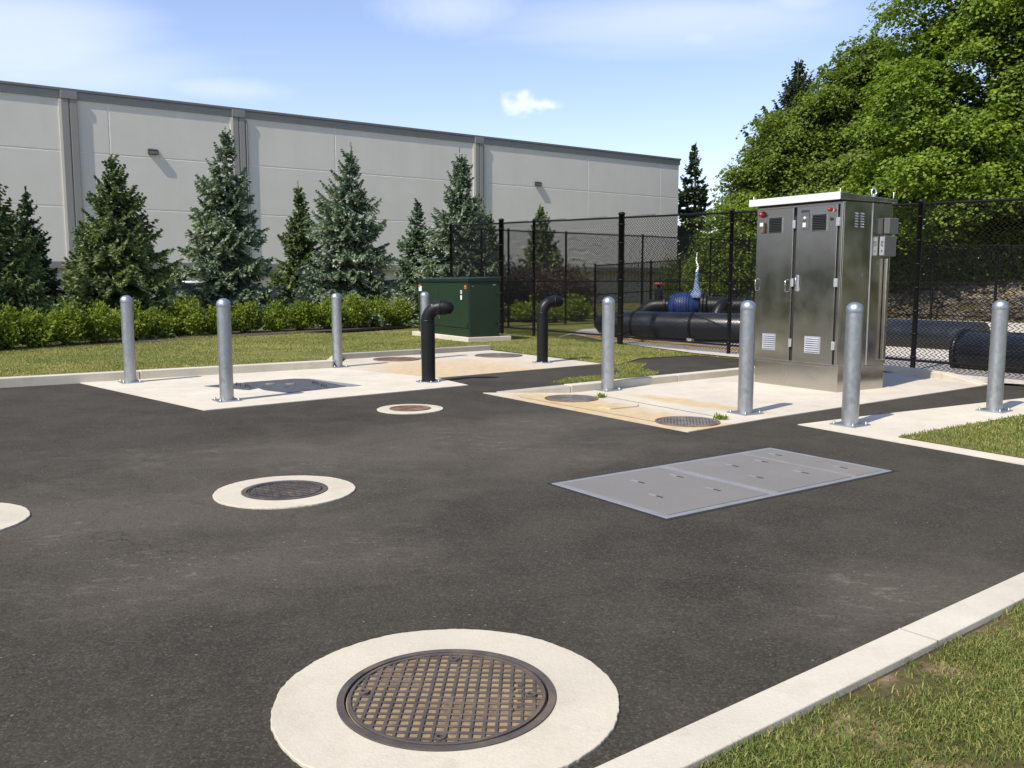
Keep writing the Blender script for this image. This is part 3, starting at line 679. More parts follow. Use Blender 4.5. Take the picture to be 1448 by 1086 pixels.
for i, (y0, y1) in enumerate(((0.038, ys1 - .048), (ys1 + .048, ys2 - .024), (ys2 + .024, LY - .038))):
    pn = MB().box(0.034, LX - .034, y0, y1, -.02, 0.0072).build('panel', M['grey_paint'], t, bevel=0.002)
    spots = ((.28, .5), (.62, .30), (.7, .78), (.30, .88)) if i < 2 else ((.2, .5), (.75, .5))
    for fx, fy in spots:
        x, y = LX * fx, y0 + (y1 - y0) * fy
        h = MB(); h.box(x - .075, x - .004, y - .012, y + .012, 0.004, 0.0095); h.build('hinge', M['grey_rim'], pn, bevel=.002)
        h = MB(); h.box(x + .0, x + .062, y - .010, y + .010, 0.004, 0.0082); h.build('lift_slot', M['black_rub'], pn)
o = G(287.5, 547); t = thing('access_hatch', 'dark steel checker plate hatch with stepped outline set in the pale pad', 'hatch', (o.x, o.y, 0), ROT)
def lp(px, py): return loc2(G(px, py), o)
TL = lp(340, 542.5)
plL = [lp(288, 547.2), lp(342, 542.6), lp(372, 548.5), lp(352, 553)]
plR = [lp(344, 542.4), lp(414, 537.0), lp(432, 536.8), lp(492, 547.6), lp(408, 557), lp(374, 553)]
MB().prism(plL, -0.02, 0.016).build('cover_leaf', M['diamond'], t, bevel=.003)
MB().prism(plR, -0.02, 0.017).build('cover_leaf', M['diamond'], t, bevel=.003)
mb = MB(); rim = [lp(435, 536.2), lp(512, 546.2), lp(494, 548.2), lp(433, 537.2)]; mb.prism(rim, -.02, 0.014); mb.build('rim', M['grey_rim'], t, bevel=.002)
for k, (px, py) in enumerate(((383, 544.5), (411, 544.5))):
    x, y = lp(px, py); MB().lathe([(0.075, 0.0), (0.075, 0.022), (0.05, 0.026), (0.0001, 0.027)], 20, (x, y, 0)).build('lock_cap', M['iron_grey'], t)
for px, py in ((337, 547), (350, 549), (446, 544.5), (458, 548.5)):
    x, y = lp(px, py); MB().tube([(x - .10, y, .014), (x - .08, y, .045), (x + .08, y, .045), (x + .10, y, .014)], .011, 6).build('handle', M['iron_dark'], t)

# ------------------------------------------------------------------ bollards
def make_bollard(label):
    t = thing('bollard', label, 'bollard', group='galvanized steel bollards')
    MB().lathe([(0.084, 0.016), (0.084, 1.19)], 32).build('post', M['galv'], t)
    MB().lathe([(0.0855, 1.165), (0.0865, 1.17), (0.0865, 1.192), (0.0855, 1.205), (0.078, 1.228), (0.060, 1.25), (0.034, 1.266), (0.0001, 1.271)], 32).build('cap', M['galv'], t)
    MB().box(-.145, .145, -.145, .145, 0.006, 0.022).build('base_plate', M['galv'], t, bevel=.003)
    for sx_ in (-1, 1):
        for sy_ in (-1, 1):
            MB().lathe([(0.017, 0.022), (0.017, 0.038), (0.008, 0.039), (0.008, 0.05), (0.0001, 0.051)], 8, (sx_ * .112, sy_ * .112, 0)).build('bolt', M['galv'], t)
    return t
BOLL = [(184.5, 541.5, 'galvanized bollard at the far left corner of the pale pad below the lawn kerb'),
        (321, 567.5, 'galvanized bollard at the front left of the pale pad before the dark hatch'),
        (477.5, 519.5, 'galvanized bollard at the end of the left lawn kerb near the middle of the hedge'),
        (601.5, 507.5, 'galvanized bollard half hidden behind the nearer black vent pipe'),
        (859, 552.5, 'galvanized bollard on the kerb side of the silted pad left of the steel cabinet'),
        (1053.5, 585.5, 'galvanized bollard in front of the left edge of the steel cabinet'),
        (1201.5, 602, 'galvanized bollard standing in front of the right corner of the steel cabinet'),
        (1405.5, 582, 'galvanized bollard farthest right beside the grass island and fence')]
b0 = None
for i, (px, py, lab) in enumerate(BOLL):
    p = G(px, py)
    if i == 0: b0 = make_bollard(lab); b0.location = (p.x, p.y, 0); b0.rotation_euler = (0, 0, ROT)
    else: copy_thing(b0, (p.x, p.y, 0), ROT + 0.03 * ((i * 7) % 5 - 2), lab)

# ------------------------------------------------------------------ vent pipes
def vent(px, py, label, az, top, R):
    p = G(px, py); t = thing('vent_pipe', label, 'vent pipe', (p.x, p.y, 0), az, 'black gooseneck vent pipes')
    r = 0.101; zc = top - R - r
    MB().lathe([(r, 0.012), (r, zc)], 32).build('riser', M['black_pipe'], t)
    pts = [(R - R * cos(a), 0, zc + R * sin(a)) for a in [i * (pi / 2) / 14 for i in range(15)]]
    MB().tube(pts, r * 0.985, 32, cap=False).build('elbow', M['black_pipe'], t)
    MB().lathe([(r * 1.0, zc - .012), (r * 1.035, zc - .010), (r * 1.035, zc + .010), (r * 1.0, zc + .012)], 32).build('coupling', M['black_pipe'], t)
    e = (R, 0, zc + R)
    MB().lathe([(r * .985, 0), (r * 1.16, 0.002), (r * 1.16, .022), (r * .90, .024), (r * .88, -.12)], 32, e, axis=(1, 0, 0)).build('outlet_flange', M['black_pipe'], t)
    fl = MB().lathe([(r * 1.13, 0.026), (r * 1.12, 0.05), (r * .98, .115), (r * .80, .165), (r * .45, .19), (0.0001, .196)], 32, e, axis=(1, 0, 0)).build('flap_cap', M['black_rub'] if False else M['vinyl'], t)
    mb = MB(); mb.tube([(R - .02, 0, zc + R - r * 1.05), (R - .02, 0, zc + R - r * 1.05 - .05)], .008, 6); mb.build('tether', M['galv'], t)
    MB().ring(0.10, 0.185, 0.0, 0.020, 40).build('base_flange', M['galv'], t, bevel=.003)
    for k in range(6):
        a = k * pi / 3; MB().lathe([(0.015, .02), (0.015, .034), (.0001, .035)], 6, (.155 * cos(a), .155 * sin(a), 0)).build('bolt', M['galv'], t)
    return t
vent(606, 540.5, 'nearer black gooseneck vent pipe with capped outlet on the pale pad edge', radians(-10), 1.19, 0.19)
vent(767, 513, 'farther black gooseneck vent pipe opening toward the chain link fence', radians(22), 1.20, 0.20)

# ------------------------------------------------------------------ stainless cabinet
o = G(1064.8, 541); W = (G(1183.5, 556.2) - o).length; D = (G(1250.6, 549.4) - G(1183.5, 556.2)).length
crn = (G(1183.5, 556.2) - o).normalized(); crot = atan2(crn.y, crn.x)
t = thing('utility_cabinet', 'tall stainless steel two door control cabinet with louvres and red beacons on the pad', 'cabinet', (o.x, o.y, 0.006), crot)
S = M['stain']
MB().box(0.012, W - .012, 0.012, D - .02, 0, 0.335).build('plinth', S, t, bevel=.004)
MB().box(0, W, 0.0, D * .57, 0.338, 2.50).build('body', S, t, bevel=.004)
MB().box(0.004, W - .006, D * .57 + .006, D, 0.338, 2.50).build('rear_body', S, t, bevel=.004)
MB().box(-.004, W + .004, -.010, .012, 0.325, 0.350).build('sill_trim', S, t, bevel=.003)
rf = MB(); rf.prism([(-.03, -.13), (W + .03, -.13), (W + .03, D + .05), (-.03, D + .05)], 2.515, [2.605, 2.605, 2.56, 2.56]); rf = rf.build('roof', S, t, bevel=.005)
MB().box(-.045, W + .035, -.146, -.132, 2.515, 2.612).build('fascia', surf('pale_fascia_metal', (0.72, 0.73, 0.75), 0.45, 0.25, 0.04, 3), t, bevel=.003)
MB().box(0.01, W - .01, 0.0, D - .01, 2.50, 2.515).build('roof_gasket', M['black_rub'], t)
def lens_light(parent, x, z, r, m, base):
    q = MB().lathe([(r * 1.25, 0), (r * 1.25, .018), (r * .9, .02)], 20, (x, -.028, z), axis=(0, -1, 0)).build('beacon', base, parent)
    MB().lathe([(r, .018), (r, .05), (r * .75, .075), (.0001, .085)], 20, (x, -.028, z), axis=(0, -1, 0)).build('lens', m, q)
def louvre(parent, name, x0, x1, z0, z1, y, n, m, mf):
    f = MB(); fw = .012
    for (a, b, c, d) in ((x0 - fw, x1 + fw, z1, z1 + fw), (x0 - fw, x1 + fw, z0 - fw, z0), (x0 - fw, x0, z0, z1), (x1, x1 + fw, z0, z1)): f.box(a, b, y - .012, y + .002, c, d)
    q = f.build(name, mf, parent, bevel=.002)
    b = MB(); b.box(x0, x1, y - .002, y + .001, z0, z1); b.build('backing', M['black_rub'], q)
    s_ = MB(); h = (z1 - z0) / n
    for i in range(n):
        z = z0 + h * i
        s_.add([(x0, y - .003, z + h * .95), (x1, y - .003, z + h * .95), (x1, y - .018, z + h * .3), (x0, y - .018, z + h * .3), (x0, y - .003, z + h * .2), (x1, y - .003, z + h * .2)], [(0, 1, 2, 3), (3, 2, 5, 4)])
    s_.build('slats', m, q)
dl, dm, dr = .035, W * .455, W * .945
D1 = MB().box(dl, dm, -.030, -.002, 0.365, 2.47).build('door', S, t, bevel=.005)
D2 = MB().box(dm + .055, dr, -.030, -.002, 0.365, 2.47).build('door', S, t, bevel=.005)
MB().box(dm + .004, dm + .051, -.012, -.001, 0.37, 2.47).build('centre_gap', M['black_rub'], t)
MB().box(dr + .006, dr + .030, -.010, -.001, 0.37, 2.47).build('side_gap', M['black_rub'], t)
MB().box(dr + .034, W - .002, -.028, -.001, 0.36, 2.49).build('corner_trim', S, t, bevel=.004)
MB().box(-.002, dl - .004, -.014, -.001, 0.36, 2.49).build('corner_trim', S, t, bevel=.003)
slate = surf("dark_grille", (0.045, 0.05, 0.055), 0.4, 0.4)
louvre(D1, 'louvre', W * .165, W * .32, 2.14, 2.345, -.030, 9, slate, S)
louvre(D2, 'louvre', W * .675, W * .83, 2.14, 2.345, -.030, 9, slate, S)
louvre(D1, 'louvre', W * .135, W * .275, .51, .715, -.030, 7, M['alu'], M['alu'])
louvre(D2, 'louvre', W * .645, W * .80, .51, .715, -.030, 7, M['alu'], M['alu'])
lens_light(D1, W * .085, 2.40, .035, M['red'], M['iron_dark'])
lens_light(D2, W * .885, 2.40, .028, M['red'], M['white'])
q = MB().box(W * .07, W * .115, -.075, -.028, 2.14, 2.29).build('sounder', M['iron'], D1, bevel=.012)
MB().box(W * .073, W * .112, -.080, -.060, 2.235, 2.285).build('sounder_label', M['white'], q, bevel=.004)
q = MB().box(W * .545, W * .635, -.040, -.028, 2.16, 2.42).build('switch_plate', M['grey_box'], D2, bevel=.004)
MB().box(W * .575, W * .605, -.055, -.038, 2.19, 2.25).build('socket', M['white'], q, bevel=.004)
MB().lathe([(.022, 0), (.022, .02), (.0001, .022)], 14, (W * .59, -.04, 2.31), axis=(0, -1, 0)).build('key_switch', M['alu'], q)
MB().lathe([(.022, 0), (.022, .012), (.0001, .013)], 14, (W * .885, -.03, 2.28), axis=(0, -1, 0)).build('cable_gland', M['black_rub'], D2)
def handle(parent, x, z0, z1):
    MB().tube([(x, -.028, z1), (x, -.07, z1 - .012), (x, -.078, (z0 + z1) / 2), (x, -.07, z0 + .012), (x, -.028, z0)], .0075, 10).build('handle', M['stain'], parent)
handle(D1, dl + .02, 1.33, 1.50); handle(D1, dm - .07, 1.32, 1.49)
q = MB().box(dm + .085, dm + .125, -.036, -.029, 1.33, 1.55).build('latch_plate', M['alu'], D2, bevel=.003); handle(D2, dm + .105, 1.33, 1.53)
for z in (.62, 1.45, 2.24):
    for (d, x) in ((D1, dm + .010), (D2, dr + .006)):
        MB().box(x - .018, x + .030, -.046, -.026, z - .055, z + .055).build('hinge', M['alu'], d, bevel=.004)
# right side face
mb = MB()
for i in range(6):
    for (y0, y1) in ((D * .20, D * .27), (D * .31, D * .385)):
        z = 2.17 + i * .034; mb.add([(W + .001, y0, z), (W + .001, y1, z), (W + .022, y1, z + .004), (W + .022, y0, z + .004), (W + .001, y1, z + .022), (W + .001, y0, z + .022)], [(0, 1, 2, 3), (3, 2, 4, 5)])
mb.build('side_louvre', M['alu'], t)
MB().box(W + .001, W + .006, D * .565, D * .58, .34, 2.5).build('seam_strip', M['alu'], t, bevel=.001)
q = MB().box(W + .0, W + .085, D * .82, D * 1.02, 2.10, 2.31).build('junction_box', M['grey_box'], t, bevel=.008)
q = MB().box(W + .0, W + .085, D * .74, D * .99, 1.80, 2.07).build('meter_box', M['grey_box'], t, bevel=.008)
MB().box(W * 1 + .01, W + .078, D * .74 - .004, D * .74 - .0005, 1.815, 2.055).build('meter_panel', M['alu'], q, bevel=.001)
for (a, b) in ((.34, .62), (.42, .8), (.5, .2), (.66, .55), (.72, .75)):
    MB().box(W + .01 + .062 * a, W + .012 + .062 * a + .010, D * .74 - .008, D * .74 - .0045, 1.82 + .2 * b, 1.845 + .2 * b).build('meter_button', M['iron_dark'], q)
MB().box(W + .0, W + .05, D * .86, D * .92, .4, 1.78).build('conduit_cover', S, t, bevel=.01)
mb = MB(); mb.tube([(W - .03 + .0, D * .62 + .05 * cos(a), 2.645 + .045 * sin(a)) for a in [radians(-60 + 300 * i / 16) for i in range(17)]], .010, 8)
mb.build('lifting_eye', M['alu'], t); MB().box(W - .05, W - .012, D * .62 - .02, D * .62 + .02, 2.57, 2.62).build('eye_base', M['alu'], t, bevel=.003)
for x, y in ((0.0, -.10), (W, -.10), (W, D)): MB().lathe([(.006, 2.58), (.006, 2.655), (.0001, 2.66)], 8, (x, y, 0)).build('roof_stud', M['alu'], t)

# ------------------------------------------------------------------ green transformer on its pad
BC, BL, BR = G(663, 477.2, .125), G(592.5, 469.2, .125), G(703, 474.4, .125)
fx = (BC - BL).normalized(); trot = atan2(fx.y, fx.x); TW = (BC - BL).length; TD = 0.86
PD = thing('concrete_base', 'pale concrete slab under the green transformer on the lawn', 'base', (BL.x, BL.y, 0), trot)
MB().box(-.33, TW + .05, -.05, TD + .30, -.05, .127).build('slab', M['pad'], PD, bevel=.012)
t = thing('transformer', 'dark green pad mounted electrical transformer cabinet with white and orange stickers', 'transformer', (BL.x, BL.y, .128), trot)
GP = M['green']; TH = 1.40
MB().box(0, TW, 0.02, TD, 0, TH - .085).build('tank', GP, t, bevel=.008)
MB().prism([(-.02, -.03), (TW + .02, -.03), (TW + .02, TD + .03), (-.02, TD + .03)], TH - .08, [TH - .01, TH - .01, TH + .03, TH + .03]).build('lid', M['green_lid'], t, bevel=.008)
MB().box(-.012, TW + .012, -.02, TD * .5, TH - .105, TH - .078).build('lid_lip', M['green_lid'], t, bevel=.004)
MB().box(.012, TW - .012, .002, .022, .01, .20).build('sill', GP, t, bevel=.004)
d1 = MB().box(.015, TW * .42 - .008, -.004, .018, .215, TH - .115).build('door', GP, t, bevel=.006)
d2 = MB().box(TW * .42 + .008, TW - .015, -.004, .018, .215, TH - .115).build('door', GP, t, bevel=.006)
MB().box(.03, .20, -.008, -.0045, TH - .33, TH - .20).build('white_sticker', M['white'], d1)
MB().box(.04, .12, -.0095, -.0055, TH - .235, TH - .165).build('orange_sticker', M['orange'], d1)
MB().box(TW - .20, TW - .11, -.008, -.0045, TH - .25, TH - .175).build('orange_sticker', M['orange'], d2)
MB().box(TW - .185, TW - .13, -.0095, -.0085, TH - .232, TH - .205).build('sticker_mark', M['black_rub'], d2)
MB().box(TW - .40, TW - .325, -.008, -.0045, TH - .37, TH - .29).build('white_sticker', M['white'], d2)
MB().prism([(-.04, -.05), (.04, -.05), (.05, 0), (.04, .05), (-.04, .05), (-.05, 0)], 0, .004).build('white_sticker', M['white'], d2)
w_ = d2.children[-1]; w_.rotation_euler = (pi / 2, 0, 0); w_.location = (TW - .36, -.0045, TH - .46); w_.scale = (.75, 1.1, 1)
mb = MB(); mb.box(TW - .355, TW - .345, -.0088, -.0078, TH - .35, TH - .31); mb.box(TW - .385, TW - .365, -.0088, -.0078, TH - .355, TH - .305); mb.build('sticker_mark', M['black_rub'], d2)
MB().box(TW - .06, TW - .035, -.03, -.003, .24, .33).build('door_lock', M['green_lid'], d2, bevel=.004)
MB().box(TW + .0, TW + .012, .10, .13, TH - .20, TH - .185).build('side_bolt', M['alu'], t)
MB().box(TW + .001, TW + .010, TD - .2, TD - .12, TH - .17, TH - .15).build('side_tag', M['alu'], t)
for z in (.3, 1.0): MB().box(TW + .0, TW + .014, TD - .12, TD - .09, z, z + .05).build('side_hinge', M['green_lid'], t)

# ------------------------------------------------------------------ chain link fences
def wire_mesh(P, Q, z0a, z0b, z1a, z1b, w=0.085, r=0.0105):
    L = (Q - P).length; d = np.array((Q - P).normalized()); nrm = np.array([-d[1], d[0], 0]); P = np.array(P)
    nw = int(L / w); hmax = max(z1a - z0a, z1b - z0b); nz = int(hmax / (w * .5)) + 1
    V = []; Fc = []; base = 0
    for i in range(nw):
        x = (i + .5) * w; f = x / L; za, zb = z0a + (z0b - z0a) * f, z1a + (z1b - z1a) * f + 0.035
        m = int((zb - za) / (w * .5)) + 1
        k = np.arange(m); sx = np.where(k % 2 == 0, -1, 1) * w * .5
        z = za + k * w * .5
        c = P[None] + d[None] * (x + sx)[:, None] + nrm[None] * (np.where(k % 2 == 0, -1, 1) * .003)[:, None]; c[:, 2] = z
        a = np.stack([c + d * r * 1.0, c - d * r * .6 + nrm * r, c - d * r * .6 - nrm * r], 1).reshape(-1, 3)
        V.append(a)
        j = np.arange(m - 1)[:, None] * 3 + base
        for e in range(3):
            Fc.append(np.concatenate([j + e, j + (e + 1) % 3, j + 3 + (e + 1) % 3, j + 3 + e], 1))
        base += m * 3
    return np.concatenate(V), np.concatenate(Fc)
def fence(label, P, Q, zP, zQ, posts, zb=0.0, rails=(1.0,), low=0.2, w=0.085, pr=.036, rr=.021, big=()):
    """P,Q ground points; zP,zQ top heights; posts: distances from P; rails: fractions of height"""
    L = (Q - P).length; d = (Q - P).normalized()
    t = thing('chain_link_fence', label, 'fence', (P.x, P.y, 0), 0)
    P0 = Vector((0, 0, 0)); Q0 = Q - P; Q0.z = 0
    V, Fc = wire_mesh(P0, Q0, zb + .06, zb + .06, zP + .02, zQ + .02, w)
    np_obj('wire_mesh', V, Fc, M['vinyl'], t)
    top = lambda s: zP + (zQ - zP) * s / L
    for k, s in enumerate(posts):
        r = pr * (1.7 if k in big else 1.0); p = d * s; h = top(s) + (.10 if k in big else .05)
        mb = MB().lathe([(r, zb - .05), (r, h - .03), (r * 1.25, h - .028), (r * 1.2, h - .005), (r * .7, h + .025), (.0001, h + .03)], 14, (p.x, p.y, 0))
        n_ = 7
        for q in range(n_):
            z = zb + .25 + (h - .5) * q / (n_ - 1); mb.lathe([(r * 1.0, z - .014), (r * 1.3, z - .012), (r * 1.3, z + .012), (r * 1.0, z + .014)], 10, (p.x, p.y, 0))
        mb.build('post', M['vinyl'], t)
    for fr in rails:
        a = d * posts[0] + Vector((0, 0, zb + (zP - zb) * fr)); b = d * posts[-1] + Vector((0, 0, zb + (zQ - zb) * fr))
        MB().tube([a, b], rr, 10).build('rail', M['vinyl'], t)
    if low: MB().tube([d * posts[0] + Vector((0, 0, zb + low)), d * posts[-1] + Vector((0, 0, zb + low))], rr, 10).build('rail', M['vinyl'], t)
    return t
FB = G(1293, 527); FA = G(876, 488); fd = (FB - FA).normalized()
def along(px):  # distance from FA on the front fence line where pixel column px falls
    k = (px - CX) / (F / cos(PITCH)) * 1.0
    return (k * FA.y - FA.x) / (fd.x - k * fd.y)
def zt(px, py, s): p = FA + fd * s; return H + (395 - py) / (F / cos(PITCH)) * p.y
sL = along(638); sR = along(1640); FL = FA + fd * sL; FR = FA + fd * sR
zl = zt(638, 320, sL); zr = zt(1297, 290, along(1297)); zr = zl + (zr - zl) * (sR - sL) / (along(1297) - sL)
FL.z = FR.z = 0
fence('long black chain link fence running from behind the transformer past the steel cabinet', FL, FR, zl, zr,
      [along(x) - sL for x in (638, 709, 755, 878, 1033, 1150, 1297, 1490, 1640)], big=(1, 3), pr=.040)
BD = Vector((sin(AZ), cos(AZ), 0)); BE = FL + BD * 17.5
zbe = 2.95
def alongB(px):
    k = (px - CX) / (F / cos(PITCH)); return (k * FL.y - FL.x) / (BD.x - k * BD.y)
fence('black chain link fence forming the far left side of the pump yard toward the building', FL, BE, zl - .08, zbe,
      [alongB(x) for x in (681, 719, 800, 908)] + [alongB(1004), 17.5], rails=(1.0, .48), pr=.034, big=())
BR_ = BE + (-Vector((-cos(AZ), sin(AZ), 0))) * 16
fence('black chain link fence along the rubble bank at the back of the pump yard', BE, BR_, zbe, 2.3, [0, 2.6, 5.0, 7.3, 9.6, 12.2, 16], rails=(1.0, .50), pr=.045)
q1 = atY(841, 455, 30.5); q1.z = 0; q2 = atY(960, 455, 36.0); q2.z = 0
fence('low black chain link barrier with two stub posts inside the pump yard', q1, q2, 1.95, 2.25, [0, (q2 - q1).length * .62, (q2 - q1).length], rails=(1.0, .5), w=.09)

# ------------------------------------------------------------------ pump yard
def P_(px, py, Y): return atY(px, py, Y)
a, b = P_(852, 462, 22.6), P_(1062, 472, 20.6); ax = (b - a).normalized(); R = 0.33
a.z = b.z = R + .06
ax = (b - a).normalized(); L = (b - a).length
t = thing('black_tank', 'long black horizontal tank with conical left end on the gravel behind the fence', 'tank', (a.x, a.y, a.z), 0)
MB().lathe([(.0001, -.22), (R * .30, -.20), (R * .72, -.06), (R * .96, .10), (R, .22), (R, L - .15), (R * .97, L - .05), (R * .8, L + .03), (.0001, L + .05)], 40, (0, 0, 0), axis=ax).build('shell', M['hdpe'], t)
for s in (.9, 2.4):
    MB().lathe([(R + .002, s - .03), (R + .012, s - .028), (R + .012, s + .028), (R + .002, s + .03)], 40, (0, 0, 0), axis=ax).build('strap', M['vinyl'], t)
    p = ax * s; n_ = Vector((-ax.y, ax.x, 0)); mb = MB()
    q = [p + ax * .06 + n_ * .3, p - ax * .06 + n_ * .3, p - ax * .06 - n_ * .3, p + ax * .06 - n_ * .3]
    mb.prism([(v.x, v.y) for v in q], -(R + .03), -R * .82); mb.build('saddle', M['pad'], t)
ya, yb = G(830, 475, .05), G(1065, 496, .05)
tag(MB().tube([ya, yb], .028, 10).build('yellow_pipe', M['yellow']), 'thin yellow pipe lying on the gravel in front of the long black tank', 'pipe')

c = P_(966, 433, 22.6)
t = thing('pump', 'blue pump with pale blue wrapped motor and black elbows behind the black tank', 'pump', (c.x, c.y, 0), radians(-18))
zc = c.z
MB().lathe([(.0001, -.36), (.16, -.36), (.27, -.30), (.33, -.16), (.34, .05), (.30, .2), (.22, .30), (.18, .33), (.18, .40), (.0001, .40)], 28, (0, 0, zc), axis=(1, 0, 0)).build('casing', M['blue'], t)
mb = MB()
for k in range(7): mb.lathe([(.335, -.22 + k * .06), (.36, -.215 + k * .06), (.36, -.20 + k * .06), (.335, -.195 + k * .06)], 28, (0, 0, zc), axis=(1, 0, 0))
mb.build('casing_ribs', M['blue'], t)
mb = MB(); mb.lathe([(.18, zc + .22), (.17, zc + .30), (.12, zc + .36), (.085, zc + .42), (.055, zc + .58), (.042, zc + .72), (.034, zc + .86)], 20, (.32, 0, 0)); mb.build('motor_wrap', M['blue_pale'], t)
MB().tube([(.32, 0, zc + .85), (.345, .01, zc + .98), (.30, 0, zc + 1.14), (.315, .01, zc + 1.34)], [.034, .028, .020, .006], 10).build('wrap_tail', M['white'], t)
MB().box(-.35, .55, -.22, .22, .10, zc - .30).build('skid', M['blue'], t, bevel=.02)
for x, r in ((.48, .34), (.56, .34), (-.45, .25)): MB().lathe([(r, -.025), (r, .025)], 28, (x, 0, zc), axis=(1, 0, 0), smooth=False).build('flange', M['black_pipe'], t, bevel=.006)
def pipe(pts, r, name, m=None): return MB().tube(pts, r, 20).build(name, m or M['black_pipe'], t)
def bend(p0, c_, p1, n=8): return [(Vector(p0) * (1 - u) ** 2 + Vector(c_) * 2 * u * (1 - u) + Vector(p1) * u * u) for u in [i / n for i in range(n + 1)]]
pipe([(-.36, 0, zc)] + bend((-.55, 0, zc), (-1.08, 0, zc + .02), (-1.12, 0, zc - .60)) + [(-1.12, 0, .05)], .19, 'suction_elbow')
pipe([(.58, 0, zc), (.8, 0, zc), (1.15, 0, zc)], .24, 'discharge_pipe')
pipe(bend((1.1, -.02, zc + .02), (.95, -.4, zc + .25), (.78, -.55, zc - .55)), .15, 'discharge_elbow')
pipe([(1.1, 0, zc + .0), (1.6, .0, zc + .03), (2.0, 0, zc - .05)], .20, 'outlet_pipe')
for x, r in ((1.0, .3), (1.5, .3), (1.95, .28)): MB().lathe([(r, -.03), (r, .03)], 24, (x, 0, zc), axis=(1, 0, 0), smooth=False).build('flange', M['black_pipe'], t, bevel=.006)
pipe([(-.62, 0, zc + .1), (-.62, 0, zc + .42)], .10, 'valve_body')
pipe([(-.62, 0, zc + .40), (-.62, 0, zc + .62)], .03, 'valve_stem')
MB().lathe([(.10, zc + .52), (.135, zc + .54), (.135, zc + .57), (.10, zc + .59)], 20, (-.62, 0, 0)).build('valve_wheel', surf("dull_red_paint", (.20, .025, .02), .5), t)
for x in (1.25, 1.75): pipe([(x, .05, zc + .1), (x, .05, zc + .36)], .055, 'air_valve'); 
MB().lathe([(.0001, zc + .36), (.09, zc + .36), (.09, zc + .44), (.0001, zc + .47)], 14, (1.25, .05, 0)).build('air_valve_cap', M['black_pipe'], t)
MB().box(-1.3, -1.0, -.2, .2, .02, .12).build('pipe_support', M['pad'], t)
# black headers on the right
def header(label, p0, p1, r, closed=True):
    d = (p1 - p0); L = d.length; d.normalize()
    t = thing('black_header_pipe', label, 'pipe', (p0.x, p0.y, p0.z), 0)
    MB().lathe([(.0001, 0), (r * .96, 0), (r, .03), (r, L)], 40, axis=d).build('barrel', M['hdpe'], t)
    s = .02
    while s < L:
        MB().lathe([(r, s - .035), (r * 1.06, s - .033), (r * 1.06, s + .033), (r, s + .035)], 40, axis=d).build('joint_collar', M['hdpe'], t); s += 3.2
    n_ = Vector((-d.y, d.x, 0))
    for s in (.5, L - .6):
        p = d * s; q = [p + d * .1 + n_ * r, p - d * .1 + n_ * r, p - d * .1 - n_ * r, p + d * .1 - n_ * r]
        MB().prism([(v.x, v.y) for v in q], -p0.z, -r * .8).build('cradle', M['black_pipe'], t)
    return t
pa = P_(1215, 470, 20.6); pb = P_(1390, 479, 18.4); header('large black header pipe raised above the gravel behind the cabinet', pa, pb, .34)
pa = P_(1362, 499, 15.05); fdn = fd; pb = pa + Vector((fd.x, fd.y, 0)) * 7.0
header('nearer large black header pipe just behind the fence at the right edge', pa, pb, .385)

# ------------------------------------------------------------------ precast warehouse
BAZ = radians(53.4); BX = Vector((sin(BAZ), cos(BAZ), 0)); BP = Vector((atY(232, 395, 42.6).x, 42.6, 0))
kf = F / cos(PITCH)
def bt(px): k = (px - CX) / kf; return (k * BP.y - BP.x) / (BX.x - k * BX.y)
brot = atan2(BX.y, BX.x); TL_, TR_ = -62.0, bt(957)
t = thing('warehouse', 'long grey precast concrete warehouse wall with pilasters behind the spruces', 'building', (BP.x, BP.y, 0), brot)
# local: x along the wall to the right, -y toward viewer
ZS = [2.27, 4.69, 7.08, 9.32]; ZTOP = 9.76
JX = [TL_, -36, bt(-120)] + [bt(x) for x in (165, 478, 830, 931)] + [TR_]
JX = sorted(JX)
mb = MB(); jw = .018
for i in range(len(JX) - 1):
    for j in range(3): mb.box(JX[i] + jw, JX[i + 1] - jw, 0.0, .15, ZS[j] + (jw if j else 0), ZS[j + 1] - jw)
mb.build('wall', M['wall'], t, bevel=.02)
MB().box(TL_, TR_ - .02, .009, 28, 2.4, 9.5).build('joint_backing', M['joint'], t)
MB().box(TL_, TR_ - .10, .45, 27.8, -.05, 2.38).build('lower_wall', M['wall_low'], t)
MB().box(TL_, TR_ + .0, -.03, .44, 1.98, 2.26).build('ledge', M['coping'], t, bevel=.01)
MB().box(TL_, TR_ + .04, -.06, .3, ZS[3] + .004, ZTOP - .12).build('coping', M['coping'], t, bevel=.01)
MB().box(TL_, TR_ + .10, -.11, .35, ZTOP - .118, ZTOP).build('coping_cap', M['coping_dark'], t, bevel=.01)
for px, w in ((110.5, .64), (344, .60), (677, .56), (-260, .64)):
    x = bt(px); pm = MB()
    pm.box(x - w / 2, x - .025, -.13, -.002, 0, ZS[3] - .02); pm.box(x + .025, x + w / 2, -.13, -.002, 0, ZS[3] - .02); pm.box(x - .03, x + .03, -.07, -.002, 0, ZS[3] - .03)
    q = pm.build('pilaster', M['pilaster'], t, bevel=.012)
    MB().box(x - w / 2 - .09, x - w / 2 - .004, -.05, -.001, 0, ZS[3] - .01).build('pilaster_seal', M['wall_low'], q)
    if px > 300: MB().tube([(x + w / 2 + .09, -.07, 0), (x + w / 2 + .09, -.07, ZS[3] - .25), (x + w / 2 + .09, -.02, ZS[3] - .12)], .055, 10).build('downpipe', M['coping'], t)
    MB().box(x - w / 2 - .02, x + w / 2 + .02, -.16, -.0615, ZS[3] - .018, ZTOP - .122).build('pilaster_cap', M['coping'], q, bevel=.015)
